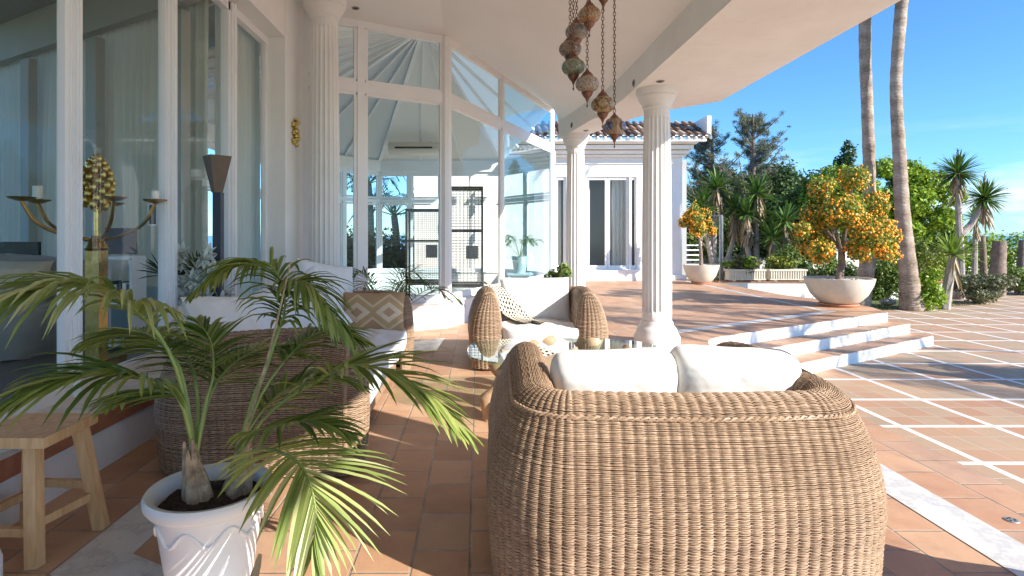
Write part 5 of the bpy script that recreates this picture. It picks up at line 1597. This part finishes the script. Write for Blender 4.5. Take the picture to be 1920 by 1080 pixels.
p1 = [P(1614, 578, 15.2), P(1625, 500, 15.2), P(1629, 440, 15.2), P(1630, 330, 15.2), P(1626, 200, 15.2), P(1622, 100, 15.2), P(1622, 0, 15.2), P(1624, -180, 15.2)]
p1[0].z = TZ
ptr('tall palm with a grey ringed trunk, left of the two rising behind the orange tree', p1, [.22, .175, .15, .142, .135, .135, .14, .13], 1)
p2 = [P(1710, 580, 14.6), P(1704, 520, 14.6), P(1692, 400, 14.6), P(1687, 300, 14.6), P(1681, 200, 14.6), P(1681, 130, 14.6), P(1691, 0, 14.6), P(1705, -180, 14.6)]
p2[0].z = TZ
ptr('tall palm with a leaning ringed trunk, right of the two rising behind the orange tree', p2, [.27, .205, .165, .145, .132, .128, .138, .13], 2)

ptr('tall palm standing on the terrace side beyond the right edge', [Vector((13.4, 2.6, TZ)), Vector((13.5, 2.6, 2.0)), Vector((13.4, 2.6, 5.6))], [.24, .17, .15], 3)
# ------------------------------------------------------------------ trees and shrubs
def G(u, Y, z=TZ): q = P(u, 0, Y); return (q.x, Y, z)
def CC(u, v, Y): q = P(u, v, Y); return (q.x, q.y, q.z)
# feathery grey cedar: limbs with sprays
def cedar(label, base, top, spread, n, seed):
    rs = np.random.default_rng(seed); t = thing('cedar_tree', label, 'tree', base); b0 = Vector(base); tp = Vector(top)
    mb = MB(); mb.tube(bez([b0, b0.lerp(tp, .5) + Vector((.2, 0, 0)), tp], 10), [.22 * (1 - .09 * i) for i in range(10)], 9)
    cl = []
    for i in range(60):
        f = .12 + .86 * (i / 60); a = rs.uniform(0, 2 * PI); L = spread * (1.05 - f) ** .7 * rs.uniform(.6, 1.15)
        s_ = b0.lerp(tp, f); e = s_ + Vector((math.cos(a) * L, math.sin(a) * L, L * rs.uniform(.25, 1.05)))
        cp = bez([s_, s_.lerp(e, .5) - Vector((0, 0, .08)), e], 7); mb.tube(cp, [.05 * (1 - .12 * k) for k in range(7)], 5)
        for k in range(2, 7):
            q = cp[k]; rr_ = (.36 - .035 * k) * rs.uniform(.7, 1.3); cl.append((q.x + rs.uniform(-.15, .15), q.y, q.z + rs.uniform(-.1, .2), rr_ * 1.0, rr_ * 1.0, rr_ * .7))
    mb.build('trunk', M['bark'], t)
    mb = MB(); foliage(mb, cl, int(n * 1.5), .062, rs, .1, .16); mb.build('crown', M['cedar'], t, angle=0)
cedar('feathery grey green cedar rising above the guest wing corner', G(1395, 27), CC(1412, 214, 27), 3.3, 26000, 5)
cedar('shorter grey cedar between the eaves and the tall cedar', G(1320, 28), CC(1335, 245, 28), 3.0, 22000, 6)
tree('conifer_tree', 'dark pointed conifer poking out over the bright tree', G(1575, 30), 5, CC(1578, 320, 30), (.8, .8, 1.5), 2600, .09, M['dark_leaf'], 12, 10, .12, cr=.4)
tree('conifer_tree', 'dark conifer behind the left side of the orange tree', G(1492, 26), 3, CC(1495, 400, 26), (1.5, 1.2, 2.3), 9000, .09, M['dark_leaf'], 14, 16, .14)
tree('broadleaf_tree', 'bright green leafy tree behind the two tall palm trunks', G(1660, 23), 2.2, CC(1672, 385, 23), (2.9, 1.8, 2.1), 30000, .085, M['bright_leaf'], 15, 46, .16, cr=.24)
tree('broadleaf_tree', 'yellow green leafy tree rising behind the crown of the orange tree', G(1560, 22), 2.4, CC(1562, 375, 22), (1.5, 1.3, 1.5), 13000, .08, M['bright_leaf'], 16, 24, .14, cr=.3)
tree('broadleaf_tree', 'darker green tree at the right end of the tree belt', G(1745, 25), 2.0, CC(1748, 430, 25), (1.25, 1.2, 1.35), 9000, .08, M['mid_leaf'], 17, 18, .12, cr=.33)
tree('broadleaf_tree', 'mid green leafy tree between the yuccas and the big orange tree', G(1492, 23), 1.5, CC(1490, 415, 23), (1.5, 1.0, 1.7), 15000, .075, M['mid_leaf'], 51, 24, .12, cr=.3)
tree('broadleaf_tree', 'low mid green tree behind the small orange tree', G(1330, 24), 1.2, CC(1325, 440, 24), (1.9, .8, 1.2), 11000, .075, M['mid_leaf'], 52, 20, .1, cr=.3)
tree('dark_tree', 'dense dark tree filling the gap behind the yuccas', G(1440, 29), 1.5, CC(1450, 400, 29), (4.9, 1.5, 2.8), 32000, .11, M['dark_leaf'], 18, 30, .15, cr=.3)
YG = 'yuccas by the guest wing'
yucca('yucca_tree', 'yucca with a green head over brown hanging leaves, behind the small orange tree', G(1338, 21), [[G(1338, 21), CC(1340, 430, 21), CC(1345, 352, 21)], [G(1345, 21), CC(1325, 440, 21), CC(1318, 385, 21)], [G(1345, 21), CC(1375, 450, 21), CC(1378, 395, 21)]], .85, .075, M['yucca'], 1, 90, 60, YG)
yucca('yucca_tree', 'yucca with a long skirt of straw coloured dead leaves, right of the grey post', G(1420, 20.5), [[G(1420, 20.5), CC(1418, 440, 20.5), CC(1420, 362, 20.5)], [G(1425, 20.5), CC(1400, 460, 20.5), CC(1402, 402, 20.5)]], .80, .075, M['yucca'], 2, 90, 130, YG)
yucca('yucca_tree', 'low dark yucca left of the big orange tree', G(1468, 20), [[G(1468, 20), CC(1470, 460, 20), CC(1473, 415, 20)], [G(1460, 20), CC(1452, 480, 20), CC(1450, 448, 20)]], .75, .07, M['yucca'], 3, 80, 40, YG)
YH = 'slender yuccas at the right'
yucca('yucca_tree', 'slender yucca with the highest rosette at the right side of the garden', G(1802, 17), [[G(1802, 17), CC(1801, 470, 17), CC(1797, 400, 17), CC(1795, 325, 17)], [CC(1801, 440, 17), CC(1822, 418, 17), CC(1846, 372, 17)]], .68, .05, M['yucca'], 4, 170, 40, YH, .085, True, -.75)
yucca('yucca_tree', 'yucca rosette low between the slender stems at the right', G(1826, 18), [[G(1826, 18), CC(1828, 470, 18), CC(1830, 410, 18)]], .50, .06, M['yucca'], 5, 70, 20, YH, .07, False, -.6)
yucca('yucca_tree', 'low yucca with bright arching leaves on a pale slanting trunk', G(1772, 14.8), [[G(1770, 14.8), CC(1778, 530, 14.8), CC(1787, 478, 14.8)]], .72, .065, M['yucca_bright'], 6, 75, 14, None, .11, False, -.35)
for k, (u0, v0, v1, Y, lab) in enumerate(((1846, 442, 535, 18.5, 'thin cut trunk standing left of the thick stump at the right'), (1868, 452, 520, 18, 'thick dark cut palm stump, the stoutest at the right'), (1912, 450, 520, 19, 'leaning cut trunk at the right edge of the picture'))):
    t = thing('cut_trunk', lab, 'tree stump', G(u0, Y), 0, 'cut trunks at the right'); q = Vector(CC(u0 + (6 if k else -4), v0, Y)); w_ = (.09, .2, .12)[k]
    mb = MB(); mb.tube(bez([Vector(G(u0, Y)), Vector(G(u0, Y)).lerp(q, .5), q], 10), [w_ * (1.2 - .03 * i + .05 * math.sin(i * 2)) for i in range(10)], 10); mb.build('trunk', M['bark'], t)
BG = 'garden shrubs'
bush('shrub', 'bright green shrub on thin stems right of the leaning palm trunk', G(1742, 14.6), (.56, .45, .62), 3600, .042, M['bright_leaf'], 21, 12, BG)
bush('shrub', 'wide olive grey shrub at the edge of the tiled terrace', G(1840, 16.0), (.85, .7, .47), 6500, .04, M['olive_leaf'], 22, 16, BG)
bush('shrub', 'dark rounded shrub at the right edge beyond the terrace', G(1915, 18.5), (.9, .7, .50), 5000, .045, M['mid_leaf'], 23, 14, BG)
bush('shrub', 'mixed green shrub between the two palm trunks', G(1662, 16.8), (.75, .5, .80), 6500, .042, M['mid_leaf'], 24, 18, BG)
bush('shrub', 'leafy shrub behind the stone bowl of the big orange tree', G(1560, 17.8), (.9, .5, .68), 5200, .045, M['mid_leaf'], 25, 16, BG)
bush('shrub', 'yellowish shrub right of the leaning palm at mid height', G(1728, 18.0), (.9, .6, .95), 6500, .045, M['citrus_leaf'], 26, 18, BG)
bush('shrub', 'tall leafy shrub above the right planter', G(1478, 18.4), (.8, .5, .80), 5200, .05, M['mid_leaf'], 27, 16, BG)
bush('shrub', 'pale green shrub above the left planter', G(1375, 18.8), (.6, .5, .72), 3200, .045, M['olive_leaf'], 28, 12, BG)
# hedge at the right horizon
rs = np.random.default_rng(33)
t = thing('hedge', 'long clipped light green hedge along the right horizon', 'hedge', (27, 29, TZ))
mb = MB(); cl = [(22.5 + i * 1.0, 28 + rs.uniform(-.3, .3), TZ + .95 + rs.uniform(-.1, .25), .9, .8, 1.05) for i in range(16)]
foliage(mb, cl, 26000, .075, rs, .5); mb.build('leaves', M['bright_leaf'], t, angle=0)
# grass on the lawn edge and stones
rs = random.Random(44); mb = MB()
for i in range(5200):
    x = rs.uniform(7.3, 13.8); y = 14.34 + rs.random() ** 1.6 * 2.6 + max(0, x - 10) * .35
    blade(mb, (x, y, TZ - .01), (rs.uniform(-.5, .5), rs.uniform(-.5, .5), 1), rs.uniform(.03, .08), .008, .5, 2)
g_ = mb.build('grass', M['grass'], None, angle=0); tag(g_, 'short sparse grass at the foot of the palms', 'grass', kind='stuff')
for k, (u, v, Y, r_) in enumerate(((1665, 566, 15.6, .22), (1590, 575, 13.2, .14))):
    q = Vector(G(u, Y)); mb = MB()
    mb.grid(lambda a, c: (q.x + r_ * (1 + .25 * mnoise.noise(Vector((a * 4, c * 4, k)))) * math.cos(a * 2 * PI) * math.sin(c * PI), q.y + r_ * .7 * math.sin(a * 2 * PI) * math.sin(c * PI), q.z + r_ * .6 * (1 + math.cos(c * PI)) * .7), 14, 9, True)
    o = mb.build('rock', M['bark_grey'], None); tag(o, ('pale rock lying in the grass between the palm trunks', 'low rock beside the big stone bowl')[k], 'rock', 'garden rocks')
# added palms beyond the far windows stand in for palms reflected in the glass
for k, (x, y, h_, lab) in enumerate(((-4.6, 24, 3.6, 'palm standing in for a reflection in the conservatory glass, left of the long sofa pillow'), (-1.6, 27, 3.4, 'palm standing in for a reflection in the middle of the conservatory windows'), (-.2, 23, 2.8, 'lower palm standing in for a reflection in the glass by the bird cages'), (-3.3, 22.5, 2.2, 'short palm between the taller ones, standing in for a reflection in the conservatory glass'), (-6.3, 25, 3.2, 'palm standing in for a reflection in the leftmost pane of the conservatory'))):
    t = thing('palm_tree', lab, 'palm tree', (x, y, TZ), 0, 'palms standing in for conservatory reflections')
    top = Vector((x, y, h_)); mb = MB(); mb.tube(bez([(x, y, TZ), (x + .1, y, h_ / 2), top], 8), [.2, .18, .16, .15, .14, .14, .14, .13], 9); mb.build('trunk', M['bark_palm'], t)
    rr = random.Random(k + 60)
    for i in range(14):
        a = 2 * PI * i / 14 + rr.uniform(-.1, .1); el = rr.uniform(-.1, 1.1); d = Vector((math.cos(a) * math.cos(el), math.sin(a) * math.cos(el), math.sin(el)))
        p1_ = top + d * .8; p2_ = top + d * 1.4 - Vector((0, 0, .15)); p3_ = p2_ + Vector((math.cos(a), math.sin(a), 0)) * .5 - Vector((0, 0, .6))
        frond(t, [top, p1_, p2_, p3_], M['areca'], 14, .5, .05, .25, .8, 1.0, .025, seed=i + k * 20)
bush('shrub', 'dark shrubs standing in for reflections low in the conservatory windows', (-2.2, 21.5, TZ), (4.8, .9, 1.15), 13000, .08, M['dark_leaf'], 41, 24, None)  # added shrubs stand in for the dark reflections in the conservatory glass
